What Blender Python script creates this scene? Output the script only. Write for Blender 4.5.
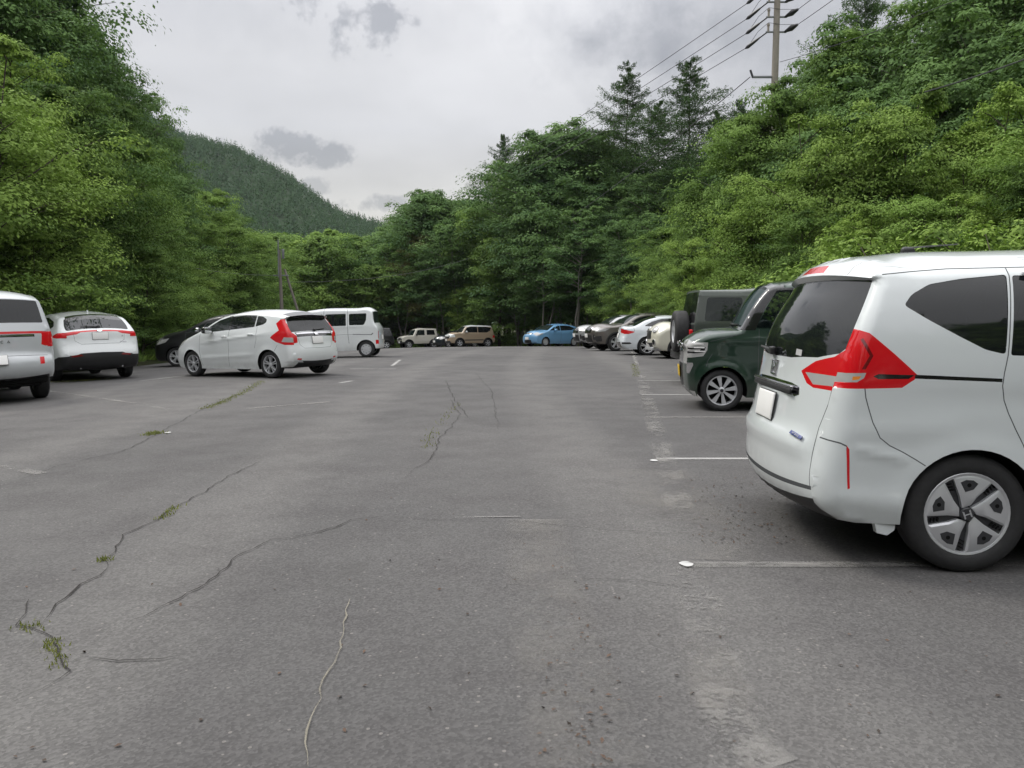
import bpy, bmesh, math, random
import numpy as np
from mathutils import Vector, Matrix, Euler
from mathutils.geometry import delaunay_2d_cdt

for _o in list(bpy.data.objects):
    bpy.data.objects.remove(_o)
SC = bpy.context.scene
COL = SC.collection
R = math.radians

# ------------------------------------------------------------------ camera
CAM_H, PITCH, FPX, CX, CY = 1.37, R(5.41), 760.0, 512.0, 384.0
cd = bpy.data.cameras.new('camera')
cd.sensor_width = 36.0
cd.lens = FPX / 1024 * 36.0
cd.clip_start, cd.clip_end = 0.05, 6000
cam = bpy.data.objects.new('camera', cd)
COL.objects.link(cam)
cam.location = (0, 0, CAM_H)
cam.rotation_euler = (R(90) - PITCH, 0, 0)
SC.camera = cam

# ------------------------------------------------------------------ world, sun, exposure
SUN_EL, SUN_AZ = 50.0, -58.0            # degrees; azimuth from +Y towards +X
world = bpy.data.worlds.new('World')
SC.world = world
world.use_nodes = True
WN, WL = world.node_tree.nodes, world.node_tree.links
WN.clear()


def wn(t, **kw):
    n = WN.new(t)
    for k, v in kw.items():
        setattr(n, k, v)
    return n


def wmath(op, a, b=None, c=None, clamp=False):
    n = wn('ShaderNodeMath', operation=op)
    n.use_clamp = clamp
    for i, v in enumerate((a, b, c)):
        if v is None:
            continue
        if isinstance(v, (int, float)):
            n.inputs[i].default_value = v
        else:
            WL.new(v, n.inputs[i])
    return n.outputs[0]


def wmix(f, a, b):
    n = wn('ShaderNodeMix', data_type='RGBA')
    for s, v in ((n.inputs[0], f), (n.inputs[6], a), (n.inputs[7], b)):
        if isinstance(v, (int, float)):
            s.default_value = v
        elif isinstance(v, tuple):
            s.default_value = (*v, 1)
        else:
            WL.new(v, s)
    return n.outputs[2]


sky = wn('ShaderNodeTexSky', sky_type='NISHITA', sun_disc=False)
sky.sun_elevation, sky.sun_rotation = R(SUN_EL), R(SUN_AZ)
wtc = wn('ShaderNodeTexCoord')
wsep = wn('ShaderNodeSeparateXYZ')
WL.new(wtc.outputs['Generated'], wsep.inputs[0])
wx, wy, wz = wsep.outputs
elev = wmath('MAXIMUM', wz, 0.0)
# overcast sky: brightest overhead, about a third of that at the horizon
gx = wmath('DIVIDE', wx, wmath('ADD', elev, 0.22))
gy = wmath('DIVIDE', wy, wmath('ADD', elev, 0.22))
wcomb = wn('ShaderNodeCombineXYZ')
WL.new(gx, wcomb.inputs[0]); WL.new(gy, wcomb.inputs[1])
n1 = wn('ShaderNodeTexNoise'); n1.inputs['Scale'].default_value = 0.9
n1.inputs['Detail'].default_value = 5; n1.inputs['Roughness'].default_value = 0.52
WL.new(wcomb.outputs[0], n1.inputs['Vector'])
n2 = wn('ShaderNodeTexNoise'); n2.inputs['Scale'].default_value = 19
n2.inputs['Detail'].default_value = 6; n2.inputs['Roughness'].default_value = 0.6
WL.new(wtc.outputs['Generated'], n2.inputs['Vector'])
lum = wmath('MULTIPLY_ADD', wmath('POWER', elev, 2.2), 17.0, 4.95)                       # radiance of the cloud deck (before strength 0.1)
lum = wmath('MULTIPLY', lum, wmath('MULTIPLY_ADD', n1.outputs[0], 0.90, 0.55))
warm = wmix(wmath('MULTIPLY', elev, 4.5, clamp=True), (1.20, 1.12, 0.95), (0.985, 0.98, 1.0))
wv = wn('ShaderNodeVectorMath', operation='SCALE')
WL.new(warm, wv.inputs[0]); WL.new(lum, wv.inputs['Scale'])
deck = wv.outputs[0]


def px_dir(px, py):
    d = Vector(((px - CX) / FPX, 1.0, -(py - CY) / FPX))
    d = Matrix.Rotation(-PITCH, 3, 'X') @ d
    return d.normalized()


def cloud_blob(px, py, ax, ay, amount, soft=0.5, rag=1.0):
    """a darker low cloud at one direction of the sky; ax, ay = half sizes in radians"""
    global deck
    d = px_dir(px, py)
    rt = Vector((d.y, -d.x, 0)).normalized()
    up = rt.cross(d)
    def dot(v):
        n = wn('ShaderNodeVectorMath', operation='DOT_PRODUCT')
        WL.new(wtc.outputs['Generated'], n.inputs[0]); n.inputs[1].default_value = v
        return n.outputs['Value']
    a = wmath('DIVIDE', dot(rt), ax)
    b = wmath('DIVIDE', dot(up), ay)
    q = wmath('ADD', wmath('MULTIPLY', a, a), wmath('MULTIPLY', b, b))
    q = wmath('ADD', q, wmath('MULTIPLY_ADD', n2.outputs[0], -13.0 * rag, 6.6 * rag))
    q = wmath('ADD', q, wmath('LESS_THAN', dot(d), 0.3))
    f = wmath('SUBTRACT', 1.0, wmath('DIVIDE', wmath('SUBTRACT', q, 1 - soft), 2 * soft + 0.4), clamp=True)
    f = wmath('MULTIPLY', f, amount)
    k = wn('ShaderNodeMix', data_type='RGBA', blend_type='MULTIPLY')
    WL.new(f, k.inputs[0]); WL.new(deck, k.inputs[6]); k.inputs[7].default_value = (0.30, 0.32, 0.37, 1)
    deck = k.outputs[2]


cloud_blob(345, 20, 0.050, 0.026, 0.50, 0.5)
cloud_blob(285, 148, 0.062, 0.016, 0.55, 0.5)
cloud_blob(375, 203, 0.050, 0.008, 0.50, 0.5)
cloud_blob(312, 188, 0.022, 0.009, 0.40, 0.5)
cloud_blob(770, 5, 0.20, 0.090, 0.50, 0.9, 0.22)
cloud_blob(655, 40, 0.07, 0.030, 0.32, 0.8, 0.4)
cloud_blob(170, -40, 0.25, 0.06, 0.25, 0.9, 0.2)
skymix = wmix(0.93, sky.outputs[0], deck)
bg = wn('ShaderNodeBackground')
WL.new(skymix, bg.inputs[0]); bg.inputs[1].default_value = 0.1
wout = wn('ShaderNodeOutputWorld')
WL.new(bg.outputs[0], wout.inputs[0])

sd = bpy.data.lights.new('sun', 'SUN')
sd.energy, sd.angle, sd.color = 1.5, R(18), (1.0, 0.96, 0.88)
sun = bpy.data.objects.new('sun', sd)
COL.objects.link(sun)
sun.rotation_euler = (R(90 - SUN_EL), 0, R(-SUN_AZ + 180))
SC.view_settings.view_transform = 'Standard'
SC.view_settings.look = 'None'
SC.view_settings.exposure = 0.40
SC.view_settings.gamma = 1.0
SC.view_settings.use_curve_mapping = False
SC.cycles.max_bounces = 8
SC.cycles.diffuse_bounces = 3
SC.cycles.transmission_bounces = 4
SC.cycles.transparent_max_bounces = 16
SC.cycles.volume_bounces = 0

# ------------------------------------------------------------------ terrain height
def lot_z(x, y):
    d = np.clip(np.asarray(y, float) - 8.0, 0, 70)
    g = -0.00050 * d * d
    xl = np.clip(-np.asarray(x, float), 0, 14)
    return g - 0.010 * xl - 0.020 * np.clip(xl - 6.0, 0, 20)


def gpt(px, py):
    """where the view through a picture point meets the car park"""
    d = px_dir(px, py)
    t = 1.0
    for _ in range(60):
        p = Vector((0, 0, CAM_H)) + d * t
        z = float(lot_z(p.x, p.y))
        t += (p.z - z) / max(0.02, -d.z) * 0.7
    p = Vector((0, 0, CAM_H)) + d * t
    return Vector((p.x, p.y, float(lot_z(p.x, p.y))))


# ------------------------------------------------------------------ tags and linking
def tag(o, label=None, cat=None, group=None, kind=None):
    for k, v in (('label', label), ('category', cat), ('group', group), ('kind', kind)):
        if v:
            o[k] = v
    return o


def empty(name, loc=(0, 0, 0), rz=0.0, parent=None):
    o = bpy.data.objects.new(name, None)
    o.empty_display_size = 0.3
    o.location = loc
    o.rotation_euler = (0, 0, rz)
    COL.objects.link(o)
    if parent:
        o.parent = parent
    return o


def link(name, me, parent=None, loc=None, rot=None):
    o = bpy.data.objects.new(name, me)
    COL.objects.link(o)
    if parent:
        o.parent = parent
    if loc is not None:
        o.location = loc
    if rot is not None:
        o.rotation_euler = rot
    return o


def copy_tree(o, parent=None):
    c = o.copy()
    COL.objects.link(c)
    c.parent = parent
    for ch in list(o.children):
        copy_tree(ch, c)
    return c


class MB:
    """collects faces for one mesh"""
    def __init__(s):
        s.v, s.f, s.m = [], [], []

    def add(s, vs, fs, m=0):
        b = len(s.v)
        s.v += [tuple(p) for p in vs]
        s.f += [tuple(b + i for i in f) for f in fs]
        s.m += [m] * len(fs)
        return s

    def box(s, c, d, m=0, rot=None, bev=0.0, taper=1.0):
        """bevelled box: centre, full dimensions"""
        hx, hy, hz = d[0] / 2, d[1] / 2, d[2] / 2
        b = min(bev, hx * .95, hy * .95, hz * .95)
        bm = bmesh.new()
        bmesh.ops.create_cube(bm, size=1)
        for v in bm.verts:
            t = taper if v.co.z > 0 else 1
            v.co = Vector((v.co.x * d[0] * t, v.co.y * d[1] * t, v.co.z * d[2]))
        if b > 0:
            bmesh.ops.bevel(bm, geom=bm.edges[:], offset=b, segments=3, profile=0.5, affect='EDGES')
        M = Matrix.Translation(c) @ (Euler(rot).to_matrix().to_4x4() if rot else Matrix())
        bm.verts.index_update()
        s.add([M @ v.co for v in bm.verts], [[v.index for v in f.verts] for f in bm.faces], m)
        bm.free()
        return s

    def tube(s, pts, rad, n=8, m=0, cap=True):
        pts = [Vector(p) for p in pts]
        rads = rad if hasattr(rad, '__len__') else [rad] * len(pts)
        rings = []
        for i, p in enumerate(pts):
            t = (pts[min(i + 1, len(pts) - 1)] - pts[max(i - 1, 0)]).normalized()
            a = t.orthogonal().normalized() if i == 0 else (a - t * a.dot(t)).normalized()
            b = t.cross(a)
            rings.append([p + (a * math.cos(q) + b * math.sin(q)) * rads[i] for q in [2 * math.pi * k / n for k in range(n)]])
        vs = [v for r in rings for v in r]
        fs = []
        for i in range(len(pts) - 1):
            for k in range(n):
                fs.append((i * n + k, i * n + (k + 1) % n, (i + 1) * n + (k + 1) % n, (i + 1) * n + k))
        if cap:
            fs.append(tuple(range(n))[::-1])
            fs.append(tuple((len(pts) - 1) * n + k for k in range(n)))
        return s.add(vs, fs, m)

    def lathe(s, prof, n=32, m=0, axis='y', center=(0, 0, 0), close=False):
        """prof: (radius, along) pairs, spun round the axis"""
        vs, fs = [], []
        for r, h in prof:
            for k in range(n):
                a = 2 * math.pi * k / n
                p = {'y': (r * math.cos(a), h, r * math.sin(a)), 'z': (r * math.cos(a), r * math.sin(a), h),
                     'x': (h, r * math.cos(a), r * math.sin(a))}[axis]
                vs.append((p[0] + center[0], p[1] + center[1], p[2] + center[2]))
        for i in range(len(prof) - 1):
            for k in range(n):
                fs.append((i * n + k, i * n + (k + 1) % n, (i + 1) * n + (k + 1) % n, (i + 1) * n + k))
        return s.add(vs, fs, m)

    def prism(s, poly, a, b, plane='xz', m=0):
        """poly in a plane, extruded from a to b along the third axis"""
        def P(p, h):
            return {'xz': (p[0], h, p[1]), 'xy': (p[0], p[1], h), 'yz': (h, p[0], p[1])}[plane]
        n = len(poly)
        s.add([P(p, a) for p in poly] + [P(p, b) for p in poly],
              [tuple(range(n))[::-1], tuple(range(n, 2 * n))] + [(i, (i + 1) % n, n + (i + 1) % n, n + i) for i in range(n)], m)
        return s

    def mesh(s, name, mats, smooth=35, fix=True):
        me = bpy.data.meshes.new(name)
        me.from_pydata(s.v, [], s.f)
        for mt in (mats if isinstance(mats, (list, tuple)) else [mats]):
            me.materials.append(mt)
        me.polygons.foreach_set('material_index', s.m)
        if fix:
            bm = bmesh.new(); bm.from_mesh(me)
            bmesh.ops.recalc_face_normals(bm, faces=bm.faces[:])
            bm.to_mesh(me); bm.free()
        if smooth:
            me.polygons.foreach_set('use_smooth', [True] * len(me.polygons))
            me.set_sharp_from_angle(angle=R(smooth))
        me.update()
        return me

    def build(s, name, mats, parent=None, smooth=35, **kw):
        return link(name, s.mesh(name, mats, smooth), parent, **kw)


# ------------------------------------------------------------------ materials
MATS = {}


def new_mat(name):
    m = bpy.data.materials.new(name)
    m.use_nodes = True
    nt = m.node_tree
    nt.nodes.clear()
    out = nt.nodes.new('ShaderNodeOutputMaterial')
    return m, nt, out


class NT:
    def __init__(s, nt):
        s.nt = nt

    def n(s, t, ins=None, **kw):
        nd = s.nt.nodes.new(t)
        for k, v in kw.items():
            setattr(nd, k, v)
        for k, v in (ins or {}).items():
            s.set(nd.inputs[k], v)
        return nd

    def set(s, sock, v):
        if isinstance(v, bpy.types.NodeSocket):
            s.nt.links.new(v, sock)
        elif isinstance(v, tuple) and len(v) == 3 and sock.type == 'RGBA':
            sock.default_value = (*v, 1)
        else:
            sock.default_value = v

    def math(s, op, a, b=0.0, c=0.0, clamp=False):
        nd = s.n('ShaderNodeMath', operation=op)
        nd.use_clamp = clamp
        for i, v in enumerate((a, b, c)):
            s.set(nd.inputs[i], v)
        return nd.outputs[0]

    def mix(s, f, a, b, blend='MIX'):
        nd = s.n('ShaderNodeMix', data_type='RGBA', blend_type=blend)
        s.set(nd.inputs[0], f); s.set(nd.inputs[6], a); s.set(nd.inputs[7], b)
        return nd.outputs[2]

    def ramp(s, v, lo, hi, a=0.0, b=1.0):
        nd = s.n('ShaderNodeMapRange', {'Value': v, 'From Min': lo, 'From Max': hi, 'To Min': a, 'To Max': b})
        return nd.outputs[0]

    def noise(s, vec, scale, detail=3, rough=.5, dist=0.0, out=0):
        nd = s.n('ShaderNodeTexNoise', {'Vector': vec, 'Scale': scale, 'Detail': detail, 'Roughness': rough, 'Distortion': dist})
        return nd.outputs[out]


def simple(name, col, rough=.5, metal=0.0, coat=0.0, spec=.5, emit=None, dirt=0.0, bump=0.0, bscale=60):
    if name in MATS:
        return MATS[name]
    m, nt, out = new_mat(name)
    T = NT(nt)
    p = T.n('ShaderNodeBsdfPrincipled', {'Base Color': tuple(col), 'Roughness': rough, 'Metallic': metal,
                                         'Coat Weight': coat, 'Coat Roughness': 0.04, 'Specular IOR Level': spec})
    tc = T.n('ShaderNodeTexCoord')
    nz = T.noise(tc.outputs['Object'], 7, 4)
    T.set(p.inputs['Base Color'], T.mix(T.ramp(nz, .3, .8, 0, max(dirt, .06)), tuple(col), tuple(c * .55 + .02 for c in col)))
    T.set(p.inputs['Roughness'], T.ramp(T.noise(tc.outputs['Object'], 23, 3), .3, .7, max(0.02, rough * .9), min(1, rough * 1.12)))
    if bump:
        b = T.n('ShaderNodeBump', {'Strength': bump, 'Distance': .01, 'Height': T.noise(tc.outputs['Object'], bscale, 3)})
        T.set(p.inputs['Normal'], b.outputs[0])
    nt.links.new(p.outputs[0], out.inputs[0])
    MATS[name] = m
    return m


def paint(name, col, metal=0.0, rough=.32, flake=0.0):
    """car paint with a clear coat, faint road film low down"""
    if name in MATS:
        return MATS[name]
    m, nt, out = new_mat(name)
    T = NT(nt)
    tc = T.n('ShaderNodeTexCoord')
    sp = T.n('ShaderNodeSeparateXYZ', {0: tc.outputs['Object']})
    film = T.math('MULTIPLY', T.ramp(sp.outputs[2], .55, .12), T.ramp(T.noise(tc.outputs['Object'], 5, 5, .6), .35, .75), clamp=True)
    c = T.mix(T.math('MULTIPLY', film, .35), tuple(col), (.16, .14, .12))
    p = T.n('ShaderNodeBsdfPrincipled', {'Base Color': c, 'Roughness': T.math('MULTIPLY_ADD', film, .3, rough), 'Metallic': metal,
                                         'Coat Weight': T.math('MULTIPLY_ADD', film, -.5, 1.0), 'Coat Roughness': .03})
    # slight waviness of sheet metal
    b = T.n('ShaderNodeBump', {'Strength': .05, 'Distance': .01, 'Height': T.noise(tc.outputs['Object'], 2.5, 2)})
    T.set(p.inputs['Coat Normal'], b.outputs[0])
    nt.links.new(p.outputs[0], out.inputs[0])
    MATS[name] = m
    return m


def glassy(name, tint, opacity, rough=.02):
    """tinted car window: mirrors the sky, lets some light through"""
    if name in MATS:
        return MATS[name]
    m, nt, out = new_mat(name)
    T = NT(nt)
    p = T.n('ShaderNodeBsdfPrincipled', {'Base Color': tuple(tint), 'Roughness': rough, 'Specular IOR Level': .62, 'IOR': 1.52})
    tr = T.n('ShaderNodeBsdfTransparent', {'Color': tuple(min(1, .35 + t * 2) for t in tint)})
    fr = T.n('ShaderNodeLayerWeight', {'Blend': .35})
    f = T.math('MULTIPLY_ADD', fr.outputs[0], (1 - opacity), opacity, clamp=True)
    mx = T.n('ShaderNodeMixShader', {0: f, 1: tr.outputs[0], 2: p.outputs[0]})
    nt.links.new(mx.outputs[0], out.inputs[0])
    MATS[name] = m
    return m


black = simple('black_plastic', (.018, .018, .019), .45)
gloss_black = simple('gloss_black', (.010, .010, .011), .12, coat=1)
gap_m = simple('panel_gap', (.10, .105, .11), .9, spec=0)
rubber = simple('tyre_rubber', (.022, .022, .023), .75, dirt=.5, bump=.25, bscale=40)
chrome = simple('chrome', (.72, .72, .74), .12, metal=1)
silver = simple('rim_silver', (.62, .63, .65), .32, metal=.45, dirt=.2)
dark_rim = simple('rim_dark', (.035, .036, .040), .35)
steel_dark = simple('brake_steel', (.06, .06, .06), .6)
well = simple('wheel_well', (.010, .010, .010), .95, spec=.1)
red_lens = simple('red_lens', (.62, .010, .016), .12, coat=.6, spec=.3)
red_dark = simple('red_lens_dark', (.16, .006, .010), .12, coat=1)
clear_lens = simple('clear_lens', (.42, .42, .41), .14, coat=1)
orange_lens = simple('orange_lens', (.75, .25, .04), .2, coat=1)
plate_white = simple('plate_white', (.86, .86, .84), .5)
plate_yellow = simple('plate_yellow', (.75, .50, .03), .5)
glass_dark = glassy('tinted_glass', (.010, .012, .013), .955, .035)
glass_mid = glassy('window_glass', (.022, .030, .028), .72)
glass_clear = glassy('clear_glass', (.03, .05, .05), .10)
interior_m = simple('interior_dark', (.030, .030, .032), .85)
interior_l = simple('interior_beige', (.20, .18, .15), .85)


# ------------------------------------------------------------------ wheels
WHEELS = {}


def rot2(p, a):
    return (p[0] * math.cos(a) - p[1] * math.sin(a), p[0] * math.sin(a) + p[1] * math.cos(a))


def wheel_meshes(Rt, wd, rr, style, n=40):
    key = (round(Rt, 3), round(wd, 3), round(rr, 3), style)
    if key in WHEELS:
        return WHEELS[key]
    h = wd / 2
    t = MB()
    prof = [(rr * .96, -h * .8), (rr * 1.03, -h * .93), (rr * 1.10, -h), (Rt * .5 + rr * .5, -h * 1.04), (Rt * .93, -h * .93),
            (Rt * .985, -h * .78), (Rt, -h * .5), (Rt * 1.003, 0), (Rt, h * .5), (Rt * .985, h * .78), (Rt * .93, h * .93),
            (Rt * .5 + rr * .5, h * 1.04), (rr * 1.10, h), (rr * 1.03, h * .93), (rr * .96, h * .8)]
    t.lathe(prof, n)
    tyre = t.mesh('tyre', [rubber], 50)
    r = MB()
    SV, DK, BK = 0, 1, 2
    r.lathe([(rr * 1.03, h * .86), (rr * 1.0, h * .93), (rr * .955, h * .90), (rr * .93, h * .72), (rr * .90, 0), (rr * .92, -h * .8), (rr * 1.03, -h * .86)], n,
            m=SV if style not in ('blades',) else SV)
    r.lathe([(rr * .93, -h * .1), (rr * .5, -h * .15), (.0001, -h * .15)], n, m=BK)        # brake/backing
    r.lathe([(rr * .62, h * .10), (rr * .62, -h * .05)], n, m=BK)
    z1, z0 = h * .78, h * .30
    if style == 'multi' or style == 'multi16':
        k = 16 if style == 'multi16' else 10
        for i in range(k):
            a = 2 * math.pi * i / k + (0.11 if i % 2 else -.11) * (1 if style == 'multi16' else 1)
            w0, w1 = rr * .040, rr * .075
            q = [(rr * .16, -w0), (rr * .94, -w1), (rr * .94, w1), (rr * .16, w0)]
            q = [rot2(p, a) for p in q]
            r.prism(q, z0, z1, m=SV)
        r.lathe([(rr * .23, z0), (rr * .22, z1 + .004), (rr * .15, z1 + .012), (.0001, z1 + .014)], 20, m=SV)
        r.lathe([(rr * .12, z1 + .012), (rr * .11, z1 + .018), (.0001, z1 + .019)], 16, m=DK)
    elif style in ('five', 'fivedark', 'double'):
        k = 5
        for i in range(k):
            for sgn in ((-1, 1) if style in ('double', 'fivedark') else (0,)):
                a = 2 * math.pi * i / k + math.pi / 2 + sgn * .17
                w0, w1 = ((rr * .040, rr * .055) if style == 'fivedark' else (rr * .06, rr * .085)) if sgn else (rr * .13, rr * .20)
                q = [rot2(p, a) for p in [(rr * .15, -w0), (rr * .95, -w1), (rr * .95, w1), (rr * .15, w0)]]
                r.prism(q, z0, z1, m=SV)
                if style == 'fivedark' and sgn == 1:
                    a2 = 2 * math.pi * i / k + math.pi / 2
                    q = [rot2(p, a2) for p in [(rr * .2, -rr * .05), (rr * .92, -rr * .1), (rr * .92, rr * .1), (rr * .2, rr * .05)]]
                    r.prism(q, z0 * .6, z1 * .8, m=DK)
        r.lathe([(rr * .26, z0), (rr * .24, z1), (rr * .1, z1 + .01), (.0001, z1 + .01)], 20, m=SV)
    elif style == 'steelcap':
        r.lathe([(rr * .93, h * .6), (rr * .90, h * .80), (rr * .7, h * .86), (rr * .5, h * .80), (rr * .3, h * .9), (.0001, h * .95)], n, m=SV)
        for i in range(8):
            a = 2 * math.pi * i / 8
            c = rot2((rr * .74, 0), a)
            q = [(c[0] + rr * .07 * math.cos(b), c[1] + rr * .07 * math.sin(b)) for b in [2 * math.pi * j / 8 for j in range(8)]]
            r.prism(q, h * .8, h * .875, m=BK)
    elif style == 'blades':
        # full-face wheel cover with five swept silver blades over a dark dish
        r.lathe([(rr * .96, h * .80), (rr * .90, h * .70), (rr * .5, h * .62), (.0001, h * .60)], n, m=DK)
        r.lathe([(rr * .965, h * .88), (rr * .93, h * .885), (rr * .925, h * .80)], n, m=SV)
        for i in range(5):
            a = 2 * math.pi * i / 5 + R(100)
            # swept blade: a triangle-like plate with a dark pocket
            plate = [(.17, .10), (.40, .03), (.62, -.04), (.93, -.14), (.90, .06), (.83, .26), (.74, .42), (.64, .56), (.60, .70), (.42, .44), (.30, .25)]
            plate = [(.16, -.08), (.45, -.10), (.93, -.20), (.955, .0), (.93, .20), (.87, .38), (.77, .55), (.66, .685),
                     (.52, .50), (.36, .28), (.20, .12)]
            q = [rot2((p[0] * rr, p[1] * rr), a) for p in plate]
            c = Vector((sum(p[0] for p in q) / len(q), sum(p[1] for p in q) / len(q)))
            inner = [(c.x + (p[0] - c.x) * .80, c.y + (p[1] - c.y) * .80) for p in q]
            nn = len(q)
            z_o, z_i = h * .86, h * .93
            vs = [(p[0], z_o - .03, p[1]) for p in q] + [(p[0], z_o, p[1]) for p in q] + [(p[0], z_i, p[1]) for p in inner]
            fs = [(j, (j + 1) % nn, nn + (j + 1) % nn, nn + j) for j in range(nn)] + \
                 [(nn + j, nn + (j + 1) % nn, 2 * nn + (j + 1) % nn, 2 * nn + j) for j in range(nn)] + [tuple(2 * nn + j for j in range(nn))]
            r.add(vs, fs, SV)
            pk = [(.55, .02), (.80, -.06), (.84, .08), (.80, .24), (.70, .34), (.58, .22)]
            q = [rot2((p[0] * rr, p[1] * rr), a) for p in pk]
            r.prism(q, h * .90, h * .945, m=DK)
            cc = rot2((.70 * rr, .13 * rr), a)
            q = [(cc[0] + rr * .05 * math.cos(b), cc[1] + rr * .05 * math.sin(b)) for b in [2 * math.pi * j / 10 for j in range(10)]]
            r.prism(q, h * .94, h * .955, m=BK)
            # ribs in the dark slot
            for k in range(4):
                cc = (.62 + .08 * k, -.24 - .025 * k)
                q = [rot2(((cc[0] + dx) * rr, (cc[1] + dy) * rr), a) for dx, dy in ((-.012, -.05), (.012, -.05), (.012, .05), (-.012, .05))]
                r.prism(q, h * .6, h * .80, m=BK)
        r.lathe([(rr * .17, h * .6), (rr * .165, h * .92), (rr * .14, h * .96), (.0001, h * .965)], 24, m=DK)
        for b in ((-.07, 0, .018, .17), (.07, 0, .018, .17), (0, 0, .12, .022), (-.09, 0, .010, .2), (.09, 0, .010, .2)):
            q = [((b[0] + sx * b[2] / 2) * rr, (b[1] + sy * b[3] / 2) * rr) for sx, sy in ((-1, -1), (1, -1), (1, 1), (-1, 1))]
            r.prism(q, h * .96, h * .985, m=SV)
    rim = r.mesh('rim', [silver, dark_rim if style != 'blades' else dark_rim, well], 30)
    WHEELS[key] = (tyre, rim)
    return WHEELS[key]


def add_wheel(parent, u, y, Rt, wd, rr, style, side, spin=0.0):
    w = empty('wheel', (u, y, Rt), 0 if side > 0 else math.pi, parent)
    w.rotation_euler = (0, spin, 0 if side > 0 else math.pi)
    ty, ri = wheel_meshes(Rt, wd, rr, style)
    link('tyre', ty, w)
    link('rim', ri, w)
    return w


# ------------------------------------------------------------------ car bodies
def catmull(pts, per):
    """pts: list of (u, z, c, r, sharp); returns dense array (u, z, c, r, k)"""
    P = [np.array(p[:4], float) for p in pts]
    out = []
    n = len(P)
    for i in range(n - 1):
        a, b = P[i], P[i + 1]
        p0 = P[i - 1] if (i > 0 and not pts[i][4]) else a - (b - a)
        p3 = P[i + 2] if (i + 2 < n and not pts[i + 1][4]) else b + (b - a)
        L = math.hypot(*(b - a)[:2])
        m = max(2, int(round(L / per)))
        # centripetal-like damping of the tangents
        l0, l2 = math.hypot(*(a - p0)[:2]) + 1e-6, math.hypot(*(p3 - b)[:2]) + 1e-6
        ma = ((b - a) / L * l0 + (a - p0) / l0 * L) / (L + l0) * L if L > 0 else (b - a)
        mb = ((p3 - b) / l2 * L + (b - a) / L * l2) / (L + l2) * L if L > 0 else (b - a)
        for j in range(m):
            t = j / m
            h = (2 * t**3 - 3 * t**2 + 1) * a + (t**3 - 2 * t**2 + t) * ma + (-2 * t**3 + 3 * t**2) * b + (t**3 - t**2) * mb
            out.append([h[0], h[1], h[2], max(.004, h[3]), i + t])
    out.append([*P[-1], n - 1])
    return np.array(out)


def in_poly(px, py, poly):
    poly = np.asarray(poly, float)
    inside = np.zeros(len(px), bool)
    x0, y0 = poly[:, 0], poly[:, 1]
    x1, y1 = np.roll(x0, -1), np.roll(y0, -1)
    for a, b, c, d in zip(x0, y0, x1, y1):
        if b == d:
            continue
        cond = ((b > py) != (d > py)) & (px < (c - a) * (py - b) / (d - b) + a)
        inside ^= cond
    return inside


def smooth_poly(poly, per=.03, rnd=0.0):
    """densify; with rnd round the corners"""
    pts = [np.array(p, float) for p in poly]
    n = len(pts)
    out = []
    if rnd:
        q = []
        for i in range(n):
            a, b, c = pts[i - 1], pts[i], pts[(i + 1) % n]
            l1, l2 = np.linalg.norm(a - b), np.linalg.norm(c - b)
            d = min(rnd, l1 * .45, l2 * .45)
            p, r_ = b + (a - b) / l1 * d, b + (c - b) / l2 * d
            for t in (0, .25, .5, .75, 1):
                q.append((1 - t)**2 * p + 2 * t * (1 - t) * b + t * t * r_)
        pts, n = q, len(q)
    for i in range(n):
        a, b = pts[i], pts[(i + 1) % n]
        m = max(1, int(np.linalg.norm(b - a) / per))
        for j in range(m):
            out.append(a + (b - a) * j / m)
    return np.array(out)


def line_poly(pl, w=.006):
    pts = [Vector(p) for p in pl]
    L_, R_ = [], []
    for i, p in enumerate(pts):
        t = (pts[min(i + 1, len(pts) - 1)] - pts[max(0, i - 1)]).normalized()
        nn = Vector((-t.y, t.x)) * w / 2
        L_.append(p + nn); R_.append(p - nn)
    return [tuple(p) for p in L_] + [tuple(p) for p in R_[::-1]]


def cdt_patch(bound, regions, extra, per, rows=()):
    """bound: closed loop; regions: list of loops; returns verts, tris, region index per tri (-1 = base)"""
    V, E = [], []
    def loop(pts):
        b = len(V)
        for p in pts:
            V.append(Vector((float(p[0]), float(p[1]))))
        n = len(pts)
        for i in range(n):
            E.append((b + i, b + (i + 1) % n))
    loop(bound)
    for rg in regions:
        loop(rg)
    for rw in rows:
        b = len(V)
        for p in rw:
            V.append(Vector((float(p[0]), float(p[1]))))
        E.extend((b + i, b + i + 1) for i in range(len(rw) - 1))
    ex = np.asarray(extra, float)
    if len(ex):
        ok = in_poly(ex[:, 0], ex[:, 1], bound)
        for p in ex[ok]:
            V.append(Vector((p[0], p[1])))
    vo, eo, fo, _, _, _ = delaunay_2d_cdt(V, E, [], 0, 2e-4)
    vo = np.array([(v.x, v.y) for v in vo])
    fo = np.array([f for f in fo if len(f) == 3])
    cen = vo[fo].mean(axis=1)
    keep = in_poly(cen[:, 0], cen[:, 1], bound)
    fo, cen = fo[keep], cen[keep]
    rid = np.full(len(fo), -1)
    for i, rg in enumerate(regions):
        rid[in_poly(cen[:, 0], cen[:, 1], rg)] = i
    return vo, fo, rid


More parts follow.
